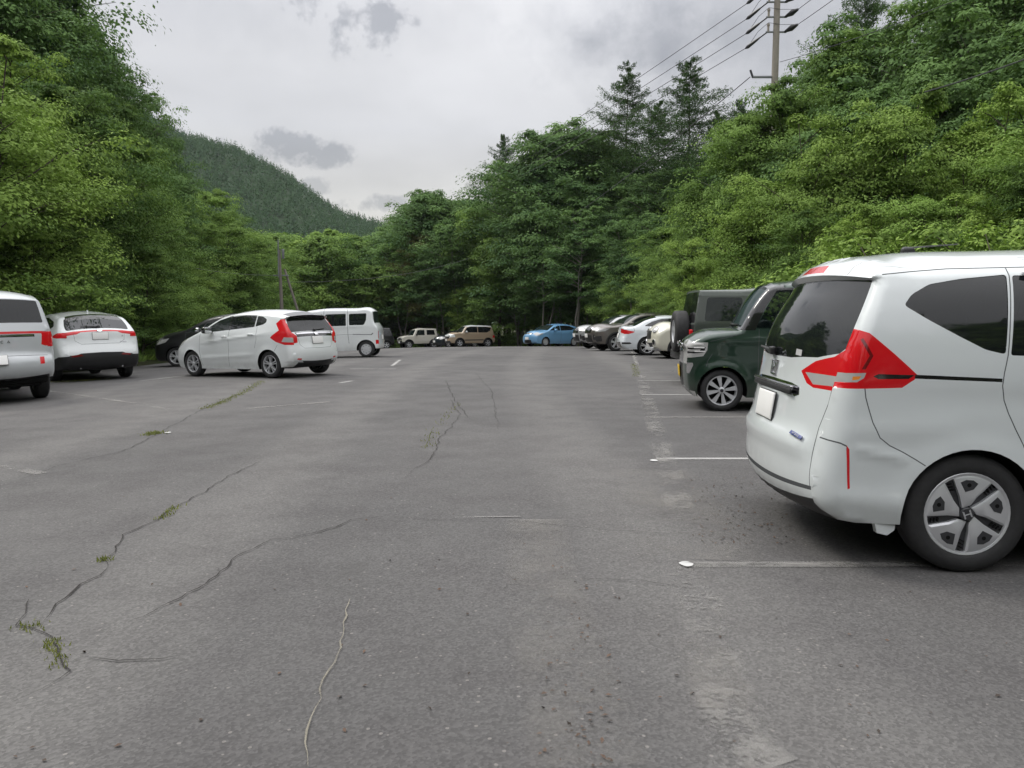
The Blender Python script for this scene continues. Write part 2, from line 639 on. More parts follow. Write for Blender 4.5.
class Car:
    def __init__(s, sp):
        s.sp = sp
        per = s.per = sp.get('per', .06)
        top = [(p[0], p[1], p[2] if len(p) > 2 else .05, p[3] if len(p) > 3 and p[3] is not None else sp.get('r', .07),
                bool(len(p) > 4 and p[4])) for p in sp['top']]
        s.D = catmull(top, per)
        s.S = np.concatenate([[0], np.cumsum(np.hypot(np.diff(s.D[:, 0]), np.diff(s.D[:, 1])))])
        s.L = sp['L']
        s.wh = sp['wheels']; s.Rt = sp['R']; s.Ra = sp.get('Ra', s.Rt + .05)
        # lower edge, from rear to front, with arches
        zs0, zs1 = s.D[-1, 1], s.D[0, 1]
        sill = sp.get('sill', .22)
        low = [(s.D[-1, 0], s.D[-1, 1])]
        for u in (s.wh[1], s.wh[0]):
            zz = zs0 if u == s.wh[1] else sill
            zz2 = sill if u == s.wh[1] else zs1
            a0 = math.asin(max(-1, min(1, (zz - s.Rt) / s.Ra)))
            a1 = math.pi - math.asin(max(-1, min(1, (zz2 - s.Rt) / s.Ra)))
            low.append((u + s.Ra * math.cos(a0), zz))
            m = 26
            for j in range(1, m):
                a = a0 + (a1 - a0) * j / m
                low.append((u + s.Ra * math.cos(a), s.Rt + s.Ra * math.sin(a)))
            low.append((u + s.Ra * math.cos(a1), zz2))
        low.append((s.D[0, 0], s.D[0, 1]))
        d = [low[0]]
        for a, b in zip(low[:-1], low[1:]):
            m = max(1, int(math.hypot(b[0] - a[0], b[1] - a[1]) / (per * 1.5)))
            for j in range(1, m + 1):
                d.append((a[0] + (b[0] - a[0]) * j / m, a[1] + (b[1] - a[1]) * j / m))
        s.low = np.array(d)
        s.bound = np.concatenate([s.D[:, :2], s.low[1:-1]])
        s.prof = np.array(sp['prof'], float)
        s.plan = np.array(sp.get('plan', [(0, .10), (.35, .03), (.8, 0), (s.L - .7, 0), (s.L - .2, .03), (s.L, .06)]), float)

    def halfw(s, u, z):
        """half width of the body at side-view points"""
        u, z = np.asarray(u, float), np.asarray(z, float)
        pz, pw = s.prof[:, 0], s.prof[:, 1]
        w = np.zeros_like(z)
        for o, k in ((-.05, .2), (-.025, .2), (0, .2), (.025, .2), (.05, .2)):
            w += k * np.interp(z + o, pz, pw)
        ins = np.zeros_like(u)
        for o in (-.12, -.06, 0, .06, .12):
            ins += .2 * np.interp(u + o, s.plan[:, 0], s.plan[:, 1])
        w = w - ins
        fl = s.sp.get('flare', .012)
        for uw in s.wh:
            q = np.hypot(u - uw, z - s.Rt) - s.Ra
            w = w + fl * np.exp(-(np.clip(q, 0, 9) / .07)**2) * (z < s.Rt + s.Ra + .3)
        # rounding towards the outline
        D = s.D
        a, b = D[:-1, :2], D[1:, :2]
        ab = b - a
        P = np.stack([u.ravel(), z.ravel()], 1)
        t = np.clip(((P[:, None, :] - a[None]) * ab[None]).sum(2) / (ab**2).sum(1)[None], 0, 1)
        q = a[None] + ab[None] * t[..., None]
        dist = np.hypot(P[:, None, 0] - q[..., 0], P[:, None, 1] - q[..., 1])
        rr = D[:-1, 3][None] * (1 - t) + D[1:, 3][None] * t
        x = np.clip(1 - dist / rr, 0, 1)
        dr = (rr * (1 - np.sqrt(np.clip(1 - x * x, 0, 1)))).max(1)
        dmin = dist.min(1).reshape(u.shape)
        ef = np.clip(dmin / .14, 0, 1); ef = ef * ef * (3 - 2 * ef)
        for c in s.sp.get('creases', []):           # (u0,z0,u1,z1,depth,width): a ridge line in the sheet metal
            u0, z0, u1, z1, dp, wd = c
            dx, dz = u1 - u0, z1 - z0
            LL = dx * dx + dz * dz
            t = np.clip(((u - u0) * dx + (z - z0) * dz) / LL, 0, 1)
            dd = ((u - u0 - dx * t) * -dz + (z - z0 - dz * t) * dx) / math.sqrt(LL)
            e = np.hypot(u - u0 - dx * t, z - z0 - dz * t)
            fade = np.clip(np.minimum(t, 1 - t) * 5, 0, 1) if not s.sp.get('hardcrease') else 1
            w = w + dp * np.exp(-(e / wd)**2) * fade * ef
        return w - dr.reshape(u.shape)

    def k2s(s, k):
        return np.interp(k, s.D[:, 4], s.S)

    def rib(s, S_, v):
        """ribbon surface: arc length, v in -1..1 -> u, y, z"""
        D = s.D
        u = np.interp(S_, s.S, D[:, 0]); z = np.interp(S_, s.S, D[:, 1]); c = np.interp(S_, s.S, D[:, 2])
        w = np.interp(S_, s.S, s.edgew)
        nu = np.interp(S_, s.S, s.nrm[:, 0]); nz = np.interp(S_, s.S, s.nrm[:, 1])
        b = c * (1 - np.abs(v)**s.sp.get('bp', 2.2))
        for e in s.sp.get('ribcreases', []):        # (k, depth, width, vmax)
            sk = s.k2s(e[0])
            b = b + e[1] * np.exp(-((S_ - sk) / e[2])**2) * np.clip((min(e[3], .97) - np.abs(v)) * 5, 0, 1)
        return u + nu * b, v * w, z + nz * b

    def build(s, root):
        sp, per, D = s.sp, s.per, s.D
        # outward normals of the outline
        t = np.gradient(D[:, :2], axis=0)
        t /= np.linalg.norm(t, axis=1)[:, None] + 1e-9
        nr = np.stack([-t[:, 1], t[:, 0]], 1)
        k = 3
        nrs = nr.copy()
        for i in range(len(nr)):
            nrs[i] = nr[max(0, i - k):i + k + 1].mean(0)
        s.nrm = nrs / (np.linalg.norm(nrs, axis=1)[:, None] + 1e-9)
        s.edgew = s.halfw(D[:, 0], D[:, 1])
        parts = {}                      # part key -> [MB, materials, parent key]
        def put(key, mat, vs, fs):
            if key not in parts:
                parts[key] = [MB(), [], None]
            P = parts[key]
            if mat not in P[1]:
                P[1].append(mat)
            P[0].add(vs, fs, P[1].index(mat))
        # ---- side panels
        regs = []
        for rg in sp.get('side', []):
            regs.append((smooth_poly(rg['poly'], per, rg.get('rnd', 0)), rg))
        for ln in sp.get('lines', []):
            w_ = sp.get('linew', .007)
            regs.append((smooth_poly(line_poly(ln, w_), per), dict(part='body', mat=gap_m)))
        if sp.get('clad'):
            for uw in s.wh:
                a = np.linspace(-.6, math.pi + .6, 40)
                ri, ro = s.Ra - .02, s.Ra + sp['clad']
                pl = [(uw + ro * math.cos(q), s.Rt + ro * math.sin(q)) for q in a] + [(uw + ri * math.cos(q), s.Rt + ri * math.sin(q)) for q in a[::-1]]
                regs.append((np.array(pl), dict(part='body', mat=sp.get('cladmat', black))))
        ex = []
        for fr in (.06, .18, .36, .62, 1.0):
            ex.append(D[::1, :2] - nr * (D[:, 3] * fr)[:, None])
        gx_, gz_ = np.meshgrid(np.arange(D[:, 0].min(), D[:, 0].max(), per), np.arange(.1, D[:, 1].max(), per * .8))
        ex.append(np.stack([gx_.ravel() + (np.arange(gx_.shape[0]) % 2 * per / 2).repeat(gx_.shape[1]), gz_.ravel()], 1))
        for uw in s.wh:
            a = np.linspace(0, math.pi, 26)
            for dr in (.03, .07):
                ex.append(np.stack([uw + (s.Ra + dr) * np.cos(a), s.Rt + (s.Ra + dr) * np.sin(a)], 1))
        ex = np.concatenate(ex)
        la, lb = s.low[:-1], s.low[1:]
        lab = lb - la
        tt_ = np.clip(((ex[:, None, :] - la[None]) * lab[None]).sum(2) / (lab**2).sum(1)[None], 0, 1)
        qd = np.hypot(*(np.moveaxis(ex[:, None, :] - (la[None] + lab[None] * tt_[..., None]), 2, 0))).min(1)
        ex = ex[qd > .012]
        vo, fo, rid = cdt_patch(s.bound, [r_[0] for r_ in regs], ex, per)
        w = s.halfw(vo[:, 0], vo[:, 1])
        e_ = .004
        gu = (s.halfw(vo[:, 0] + e_, vo[:, 1]) - s.halfw(vo[:, 0] - e_, vo[:, 1])) / (2 * e_)
        gz2 = (s.halfw(vo[:, 0], vo[:, 1] + e_) - s.halfw(vo[:, 0], vo[:, 1] - e_)) / (2 * e_)
        SN = {}
        bset = set((round(float(p[0]), 4), round(float(p[1]), 4)) for p in s.bound)
        for i in range(len(vo)):
            if (round(float(vo[i, 0]), 4), round(float(vo[i, 1]), 4)) in bset:
                continue
            for sd in (1, -1):
                nv = Vector((gu[i], sd, -gz2[i])).normalized()
                SN[(round(s.L / 2 - vo[i, 0], 3), round(sd * w[i], 3), round(vo[i, 1], 3))] = nv
        for side in (1, -1):
            for i in range(-1, len(regs)):
                sel = fo[rid == i]
                if not len(sel):
                    continue
                rg = regs[i][1] if i >= 0 else dict(part='body', mat=sp['paint'])
                if rg.get('only') and rg['only'] != side:
                    rg = dict(part='body', mat=sp['paint'])
                used, inv = np.unique(sel, return_inverse=True)
                inv = inv.reshape(sel.shape)
                off = rg.get('off', 0)
                P = np.stack([s.L / 2 - vo[used, 0], side * (w[used] + off), vo[used, 1]], 1)
                key = (rg['part'], side if rg['part'] != 'body' else 0, rg.get('id', i) if rg['part'] != 'body' else 0)
                put(key, rg['mat'], P, inv if side < 0 else inv[:, ::-1])
        # ---- ribbon (front, bonnet, screen, roof, rear)
        wref = .8
        hw = s.edgew / s.edgew.max()
        bl = [(q, wref) for q in s.S] + [(q, -wref) for q in s.S[::-1]]
        # shared edge points at the ends
        rr_ = []
        for rg in sp.get('rib', []):
            if 'rect' in rg:
                k0, k1, v0, v1 = rg['rect']
                pl = [(k0, v0), (k1, v0), (k1, v1), (k0, v1)]
            else:
                pl = rg['poly']
            for mir in ((1, -1) if rg.get('mirror') else (1,)):
                q = [(float(s.k2s(p[0])), p[1] * wref * mir) for p in pl]
                rr_.append((smooth_poly(q, per, rg.get('rnd', 0)), dict(rg, side=mir)))
        for ln in sp.get('riblines', []):
            q = [(float(s.k2s(p[0])), p[1] * wref) for p in ln]
            rr_.append((smooth_poly(line_poly(q, sp.get('linew', .007)), per), dict(part='body', mat=gap_m)))
        vv = np.array([-.985, -.95, -.9, -.82, -.7, -.55, -.4, -.2, 0, .2, .4, .55, .7, .82, .9, .95, .985]) * wref
        ss = np.arange(per / 2, s.S[-1], per)
        rows = np.array([float(s.k2s(i)) for i, p in enumerate(sp['top']) if (len(p) > 4 and p[4]) or i in sp.get('rows', ())] or [per])
        ss = np.array(sorted([q for q in ss if np.abs(q - rows).min() > per * .35] + list(rows)))
        g1, g2 = np.meshgrid(ss, vv)
        vo, fo, rid = cdt_patch(np.array(bl), [r_[0] for r_ in rr_], np.stack([g1.ravel(), g2.ravel()], 1), per,
                               rows=[[(q, v_) for v_ in np.linspace(-wref, wref, 41)] for q in rows if q > per * 1.5])
        u, y, z = s.rib(vo[:, 0], vo[:, 1] / wref)
        for i in range(-1, len(rr_)):
            sel = fo[rid == i]
            if not len(sel):
                continue
            rg = rr_[i][1] if i >= 0 else dict(part='body', mat=sp['paint'])
            used, inv = np.unique(sel, return_inverse=True)
            inv = inv.reshape(sel.shape)
            P = np.stack([s.L / 2 - u[used], y[used], z[used]], 1)
            if rg.get('off'):
                nu = np.interp(vo[used, 0], s.S, s.nrm[:, 0]); nz = np.interp(vo[used, 0], s.S, s.nrm[:, 1])
                P[:, 0] -= nu * rg['off']; P[:, 2] += nz * rg['off']
            sd_ = (1 if P[:, 1].mean() > 0 else -1) if rg.get('mirror') else 0
            key = (rg['part'], sd_ if rg['part'] != 'body' else 0, rg.get('id', 100 + i) if rg['part'] != 'body' else 0)
            put(key, rg['mat'], P, inv)
        # ---- underside and arches
        lw = s.halfw(s.low[:, 0], s.low[:, 1])
        lw[0], lw[-1] = s.edgew[-1], s.edgew[0]
        n = len(s.low)
        P = [(s.L / 2 - p[0], q, p[1]) for p, q in zip(s.low, lw)] + [(s.L / 2 - p[0], q - .03 if q > .1 else q, p[1] + .0) for p, q in zip(s.low, lw)] + \
            [(s.L / 2 - p[0], -q, p[1]) for p, q in zip(s.low, lw)]
        put(('body', 0, 0), sp.get('under', well), P, [(i, i + 1, 2 * n + i + 1, 2 * n + i) for i in range(n - 1)])
        # ---- write meshes
        s.obj = {}
        for key, (mb, mats, _) in parts.items():
            me = mb.mesh(key[0], mats, smooth=None, fix=False)
            bm = bmesh.new(); bm.from_mesh(me)
            bmesh.ops.remove_doubles(bm, verts=bm.verts[:], dist=.0012 if key[0] == 'body' else .006)
            bmesh.ops.recalc_face_normals(bm, faces=bm.faces[:])
            bm.to_mesh(me); bm.free()
            me.polygons.foreach_set('use_smooth', [True] * len(me.polygons))
            me.set_sharp_from_angle(angle=R(sp.get('sharp', 40)))
            vn = [SN.get((round(v.co.x, 3), round(v.co.y, 3), round(v.co.z, 3))) for v in me.vertices]
            if any(vn):
                cn = [(0, 0, 0)] * len(me.loops)
                for pl in me.polygons:
                    fn = pl.normal
                    for li in pl.loop_indices:
                        q = vn[me.loops[li].vertex_index]
                        if q is not None:
                            d_ = q.dot(fn)
                            if abs(d_) > .5:
                                cn[li] = tuple(q if d_ > 0 else -q)
                me.normals_split_custom_set(cn)
            o = link(key[0], me, root)
            s.obj[key] = o
        body = s.obj[('body', 0, 0)]
        for (uw, z_) in ((s.wh[0], 0), (s.wh[1], 1)):
            for side in (1, -1):
                wy_ = side * (float(np.interp(s.Rt, s.prof[:, 0], s.prof[:, 1])) - sp.get('tyrew', .19) / 2 - sp.get('winset', .012))
                add_wheel(root, s.L / 2 - uw, wy_, s.Rt, sp.get('tyrew', .19), sp.get('rim', s.Rt * .64), sp.get('wstyle', 'five'), side,
                          spin=sp.get('spin', .0))
        return s

    def at_side(s, u, z, side, off=0.0):
        w = float(s.halfw(np.array([u]), np.array([z]))[0])
        return Vector((s.L / 2 - u, side * (w + off), z))

    def at_rib(s, k, v, off=0.0):
        u, y, z = s.rib(np.array([s.k2s(k)]), np.array([v]))
        sk = s.k2s(k)
        nu = np.interp(sk, s.S, s.nrm[:, 0]); nz = np.interp(sk, s.S, s.nrm[:, 1])
        return Vector((s.L / 2 - float(u[0]) - nu * off, float(y[0]), float(z[0]) + nz * off))

    def frame_rib(s, k, v, off=0.0):
        """matrix standing on the ribbon: x = across (to the car's right), y = up along the surface, z = outwards"""
        p = s.at_rib(k, v, off)
        a = s.at_rib(k + .02, v, off) - s.at_rib(k - .02, v, off)
        b = s.at_rib(k, v + .03, off) - s.at_rib(k, v - .03, off)
        a.normalize(); b.normalize()
        if a.z > 0 or abs(a.z) < 1e-3:
            up = a
        else:
            up = -a
        nrm = b.cross(up).normalized()
        c = Vector((0, 0, .7)) + Vector((0, 0, 0))
        if nrm.dot(p - c) < 0:
            nrm = -nrm
        xax = up.cross(nrm)
        M = Matrix((xax, up, nrm)).transposed().to_4x4()
        M.translation = p
        return M


def place(root, x, y, heading):
    """stand a car on the sloping lot; heading in degrees from +X"""
    z = float(lot_z(x, y))
    h = R(heading)
    f, l = Vector((math.cos(h), math.sin(h))), Vector((-math.sin(h), math.cos(h)))
    def zz(a, b):
        p = Vector((x, y)) + f * a + l * b
        return float(lot_z(p.x, p.y))
    F = Vector((f.x, f.y, (zz(1.3, 0) - zz(-1.3, 0)) / 2.6)).normalized()
    Lf = Vector((l.x, l.y, (zz(0, .7) - zz(0, -.7)) / 1.4)).normalized()
    U = F.cross(Lf).normalized()
    Lf = U.cross(F)
    M = Matrix((F, Lf, U)).transposed().to_4x4()
    M.translation = (x, y, z)
    root.matrix_world = M


def text_mesh(txt, size, depth, mat, parent, M, spacing=1.0, name='badge'):
    cu = bpy.data.curves.new(name, 'FONT')
    cu.body = txt
    cu.size = size
    cu.extrude = depth / 2
    cu.align_x, cu.align_y = 'CENTER', 'CENTER'
    cu.space_character = spacing
    cu.resolution_u = 2
    o = bpy.data.objects.new(name, cu)
    COL.objects.link(o)
    bpy.context.view_layer.update()
    me = bpy.data.meshes.new_from_object(o)
    bpy.data.objects.remove(o)
    me.materials.clear()
    me.materials.append(mat)
    q = link(name, me, parent)
    q.matrix_local = M
    return q

# ================================================================== ground
def ground_height(x, y):
    """terrain around the lot: steep wooded bank left, gentler slope right, falling ground behind"""
    x = np.asarray(x, float); y = np.asarray(y, float)
    base = lot_z(np.clip(x, -15, 60), y)
    # left edge of the lot (x of the tree line for a given y)
    le = np.interp(y, [-30, 0, 14, 24, 40, 60, 76], [-16, -16, -15.5, -13.2, -15, -20, -24])
    dl = np.clip(le - x, 0, 200)
    re = np.interp(y, [-30, 0, 14, 40, 60, 76], [11, 10.5, 10.5, 12, 13, 14])
    dr = np.clip(x - re, 0, 200)
    fade = np.interp(y, [-20, 50, 75, 110], [1, 1, .35, .1])
    z = base + fade * (22 * (1 - np.exp(-dl / 32)) ) + np.clip(.16 * dr, 0, 9) * np.interp(y, [0, 40, 90], [1, .7, .3])
    return z


asph, nt_, out_ = new_mat('asphalt')
T = NT(nt_)
geo = T.n('ShaderNodeNewGeometry')
pos = geo.outputs['Position']
big = T.noise(pos, .22, 4, .55)
mid = T.noise(pos, 1.7, 4, .6)
fine = T.noise(pos, 38, 3, .7)
grain = T.n('ShaderNodeTexVoronoi', {'Vector': pos, 'Scale': 95.0})
grain2 = T.n('ShaderNodeTexVoronoi', {'Vector': pos, 'Scale': 42.0})
sx = T.n('ShaderNodeSeparateXYZ', {0: pos})
# wheel tracks along the aisle: long pale worn bands bending slightly with distance
wav = T.math('MULTIPLY', T.math('SINE', T.math('MULTIPLY', sx.outputs[1], .09)), .9)
xs_ = T.math('ADD', T.math('ADD', sx.outputs[0], wav), T.math('MULTIPLY', mid, .35))
tr = T.math('ABSOLUTE', T.math('SINE', T.math('MULTIPLY', xs_, 1.15)))
tr = T.ramp(tr, .80, 1.0, 0, 1)
c0 = T.mix(T.ramp(big, .3, .7), (.074, .072, .072), (.116, .112, .110))
c0 = T.mix(T.math('MULTIPLY', tr, .42), c0, (.155, .150, .144))
c0 = T.mix(T.math('MULTIPLY', T.ramp(mid, .45, .75), .35), c0, (.066, .061, .063))
stone = T.ramp(grain.outputs['Color'], .2, .95, .76, 1.26)
c1 = T.mix(1.0, c0, T.n('ShaderNodeCombineColor', {0: stone, 1: stone, 2: stone}).outputs[0], 'MULTIPLY')
sepg = T.n('ShaderNodeSeparateColor', {0: grain2.outputs['Color']})
pale = T.math('GREATER_THAN', sepg.outputs[0], .965)
pale = T.math('MULTIPLY', pale, T.math('LESS_THAN', grain2.outputs['Distance'], .28))
c2 = T.mix(T.math('MULTIPLY', pale, .4), c1, (.30, .28, .26))
c2 = T.mix(T.math('MULTIPLY', T.ramp(fine, .55, .8), .35), c2, (.06, .058, .058))
stain = T.ramp(T.noise(pos, .8, 5, .65, 1.2), .62, .74)
c2 = T.mix(T.math('MULTIPLY', stain, .42), c2, (.060, .058, .056))
bsdf = T.n('ShaderNodeBsdfPrincipled', {'Base Color': c2, 'Roughness': T.ramp(mid, .3, .7, .72, .9), 'Specular IOR Level': .35})
bh = T.math('ADD', T.math('MULTIPLY', grain.outputs['Distance'], .9), T.math('MULTIPLY', fine, .8))
bmp = T.n('ShaderNodeBump', {'Strength': .30, 'Distance': .005, 'Height': bh})
T.set(bsdf.inputs['Normal'], bmp.outputs[0])
nt_.links.new(bsdf.outputs[0], out_.inputs[0])

soil, nt_, out_ = new_mat('forest_soil')
T = NT(nt_)
geo = T.n('ShaderNodeNewGeometry')
nz = T.noise(geo.outputs['Position'], .9, 6, .65)
nz2 = T.noise(geo.outputs['Position'], 12, 4, .7)
c = T.mix(T.ramp(nz, .35, .65), (.030, .026, .016), (.022, .045, .010))
c = T.mix(T.math('MULTIPLY', T.ramp(nz2, .4, .7), .6), c, (.05, .042, .024))
b = T.n('ShaderNodeBump', {'Strength': .8, 'Distance': .08, 'Height': nz2})
p = T.n('ShaderNodeBsdfPrincipled', {'Base Color': c, 'Roughness': .95, 'Normal': b.outputs[0], 'Specular IOR Level': .1})
nt_.links.new(p.outputs[0], out_.inputs[0])


def grid_sheet(name, xs, ys, zf, mat, dz=0.0):
    X, Y = np.meshgrid(xs, ys)
    Zv = zf(X, Y) + dz
    n, m = len(xs), len(ys)
    v = np.stack([X.ravel(), Y.ravel(), Zv.ravel()], 1)
    f = [(j * n + i, j * n + i + 1, (j + 1) * n + i + 1, (j + 1) * n + i) for j in range(m - 1) for i in range(n - 1)]
    me = bpy.data.meshes.new(name)
    me.from_pydata([tuple(p) for p in v], [], f)
    me.materials.append(mat)
    me.polygons.foreach_set('use_smooth', [True] * len(me.polygons))
    o = link(name, me)
    return o


def nonuni(a, b, fine0, fine1, step, grow=1.25):
    out = list(np.arange(fine0, fine1 + 1e-6, step))
    s = step; x = fine1
    while x < b:
        s *= grow; x += s; out.append(min(x, b))
    s = step; x = fine0
    while x > a:
        s *= grow; x -= s; out.insert(0, max(x, a))
    return np.array(out)


tag(grid_sheet('ground', nonuni(-900, 900, -60, 60, 2.0), nonuni(-400, 1500, -30, 130, 2.0), ground_height, soil, -.06), kind='structure')

# the asphalt lot: outline follows the kerbless edge
LEFT_EDGE = [(-25, -16.2), (0, -16.0), (14, -15.2), (20, -13.9), (24, -12.6), (30, -13.5), (40, -15.2), (55, -17), (66, -16), (71, -11)]
RIGHT_EDGE = [(-25, 10.8), (0, 10.2), (14, 10.2), (30, 11.2), (40, 11.6), (50, 10.0), (60, 7.0), (68, 1), (71, -4)]


def lot_sheet():
    ys = np.arange(-25, 71.01, .75)
    le = np.interp(ys, [p[0] for p in LEFT_EDGE], [p[1] for p in LEFT_EDGE])
    re = np.interp(ys, [p[0] for p in RIGHT_EDGE], [p[1] for p in RIGHT_EDGE])
    rr = np.random.RandomState(4)
    jl = np.convolve(rr.normal(0, .35, len(ys)), [.25, .5, .25], 'same'); jr = np.convolve(rr.normal(0, .35, len(ys)), [.25, .5, .25], 'same')
    n = 36
    v, f = [], []
    for j, y in enumerate(ys):
        for i in range(n):
            x = le[j] + jl[j] + (re[j] + jr[j] - le[j] - jl[j]) * i / (n - 1)
            v.append((x, y, float(lot_z(x, y))))
    for j in range(len(ys) - 1):
        for i in range(n - 1):
            f.append((j * n + i, j * n + i + 1, (j + 1) * n + i + 1, (j + 1) * n + i))
    me = bpy.data.meshes.new('parking_lot')
    me.from_pydata(v, [], f)
    me.materials.append(asph)
    me.polygons.foreach_set('use_smooth', [True] * len(me.polygons))
    return tag(link('parking_lot', me), kind='structure')


lot_sheet()


# ---- worn paint, cracks, weeds
def worn_mat(name, col, amount, scale=22.0, op=1.0, soft=.22):
    """paint or dust worn through in spots: opacity from noise and from the distance to the strip's edge"""
    m, nt, out = new_mat(name)
    T = NT(nt)
    g = T.n('ShaderNodeNewGeometry')
    a = T.noise(g.outputs['Position'], scale, 6, .8)
    b_ = T.noise(g.outputs['Position'], 1.6, 4, .65)
    e = T.n('ShaderNodeAttribute', attribute_name='edge')
    q = T.math('ADD', T.math('MULTIPLY', a, .6), T.math('MULTIPLY', b_, .9))
    f = T.ramp(q, .98 - amount, .98 - amount + soft)
    f = T.math('MULTIPLY', T.math('MULTIPLY', f, T.math('POWER', e.outputs['Fac'], .8)), op, clamp=True)
    p = T.n('ShaderNodeBsdfPrincipled', {'Base Color': T.mix(T.ramp(a, .4, .6), tuple(col), tuple(x * .8 for x in col)), 'Roughness': .85, 'Specular IOR Level': .3})
    tr = T.n('ShaderNodeBsdfTransparent')
    mx = T.n('ShaderNodeMixShader', {0: f, 1: tr.outputs[0], 2: p.outputs[0]})
    nt.links.new(mx.outputs[0], out.inputs[0])
    return m


paint_w = worn_mat('worn_line_paint', (.40, .395, .385), .50, op=.95)
paint_f = worn_mat('faded_line_paint', (.30, .292, .28), .40, op=.75)
paint_vf = worn_mat('very_faded_line_paint', (.24, .23, .215), .38, 14, op=.5)
paint_b = worn_mat('broken_band_paint', (.33, .32, .305), .26, 26, op=.62, soft=.16)
dust_m = worn_mat('pale_dust', (.30, .285, .265), .34, 16, op=.42, soft=.35)
crack_m = worn_mat('crack_dark', (.018, .016, .015), .75, 12, op=.95)
crack_soft = worn_mat('crack_soft', (.026, .023, .022), .60, 12, op=.85)
crack_pale = worn_mat('crack_pale', (.27, .25, .20), .44, 16, op=.8)


def ribbon(name, pts, width, mat, dz=.004, label=None, jitter=0.0, seed=1, wvar=0.0):
    """strip lying on the lot; pts = world xy"""
    rs = random.Random(seed)
    P = [Vector((p[0], p[1])) for p in pts]
    Q = []
    for a, b in zip(P[:-1], P[1:]):
        n = max(1, int((b - a).length / (.06 if jitter else .4)))
        for i in range(n):
            Q.append(a.lerp(b, i / n))
    Q.append(P[-1])
    if jitter:
        off = 0
        for i in range(1, len(Q) - 1):
            off = off * .75 + rs.uniform(-jitter, jitter)
            t = (Q[i + 1] - Q[i - 1])
            if t.length:
                t.normalize(); Q[i] = Q[i] + Vector((-t.y, t.x)) * off
    v, f, at = [], [], []
    for i, q in enumerate(Q):
        t = (Q[min(i + 1, len(Q) - 1)] - Q[max(i - 1, 0)])
        t = t.normalized() if t.length else Vector((1, 0))
        nn = Vector((-t.y, t.x))
        w = width * (1 + rs.uniform(-wvar, wvar)) / 2
        if jitter:
            w *= min(1, .25 + 6 * min(i, len(Q) - 1 - i) / len(Q))
        for s_, e in ((-1, 0), (-.7, .7), (-.35, 1), (.35, 1), (.7, .7), (1, 0)):
            p = q + nn * w * s_
            v.append((p.x, p.y, float(lot_z(p.x, p.y)) + dz)); at.append(e)
    for i in range(len(Q) - 1):
        for k in range(5):
            f.append((i * 6 + k, i * 6 + k + 1, (i + 1) * 6 + k + 1, (i + 1) * 6 + k))
    me = bpy.data.meshes.new(name)
    me.from_pydata(v, [], f)
    a = me.attributes.new('edge', 'FLOAT', 'POINT')
    a.data.foreach_set('value', at)
    me.materials.append(mat)
    o = link(name, me)
    return tag(o, kind='structure')


def pxl(*pts):
    return [tuple(gpt(*p)[:2]) for p in pts]


def row_x(y):
    return .93 + .145 * (y - 4.1)


# bay divider lines on the right, square to the aisle
for i, (y, x1, mt) in enumerate([(4.02, 5.5, paint_f), (7.02, 5.6, paint_w), (9.85, 5.8, paint_f), (12.65, 7.2, paint_w), (15.45, 7.6, paint_w), (18.2, 8, paint_f), (21.0, 8.3, paint_f), (23.8, 8.6, paint_f), (29.5, 9, paint_f), (35.5, 9.5, paint_f)]):
    x0 = row_x(y)
    ribbon('bay_line', [(x0, y), (x1, y + .02)], .10, mt, dz=.0045 + .0001 * i)
# long row line (nearly gone) and a second faded one
ribbon('row_line', [(row_x(y) + .06, y) for y in (1.2, 2, 3, 4.05)], .24, paint_b, dz=.0052)
ribbon('row_line', [(row_x(y) + .08, y) for y in (4.4, 7, 10, 13, 17)], .24, paint_b, dz=.0053)
ribbon('row_line', pxl((775, 768), (735, 738), (715, 690)), .20, paint_b, dz=.0056)
ribbon('row_line', pxl((668, 560), (690, 592), (708, 610)), .22, paint_b, dz=.0058)
ribbon('row_line', [(row_x(y) + .08, y) for y in (20, 26, 34)], .12, paint_f, dz=.0054)
for p in ((686, 565), (654, 461), (168, 433)):
    w = gpt(*p)
    m_ = MB(); n_ = 14
    rs_ = random.Random(int(p[0]))
    r_ = .034
    vs_ = [(w.x + r_ * (1 + rs_.uniform(-.25, .2)) * math.cos(2 * math.pi * i / n_), w.y + r_ * 1.3 * math.sin(2 * math.pi * i / n_), w.z + .008) for i in range(n_)]
    m_.add(vs_, [tuple(range(n_))])
    tag(link('paint_blob', m_.mesh('paint_blob', [simple('fresh_white', (.52, .52, .51), .7)], None)), kind='structure')
# pale worn tracks of old paint and dust near the camera
ribbon('dust_track', pxl((592, 768), (575, 700), (560, 650), (545, 590), (535, 520)), .42, dust_m, dz=.0062)
ribbon('dust_track', pxl((700, 640), (712, 670), (726, 710)), .25, dust_m, dz=.0064)
ribbon('dust_patch', pxl((650, 470), (668, 500), (690, 520), (700, 560)), .75, dust_m, dz=.0066)
ribbon('seam_line', pxl((455, 518), (520, 517)), .025, paint_f, dz=.006)
# left bays: faint slanted lines
for i, (a, b, mt) in enumerate([((48, 391), (186, 413), paint_b), ((0, 466), (42, 474), paint_f), ((245, 409), (330, 402), paint_f), ((340, 383), (352, 381), paint_w), ((350, 369), (396, 369), paint_w),
                                ((392, 366), (400, 360), paint_w), ((62, 381), (140, 374), paint_f), ((140, 381), (185, 376), paint_w), ((330, 377), (370, 376), paint_f)]):
    ribbon('bay_line', pxl(a, b), .13, mt, dz=.0046 + .0001 * i)
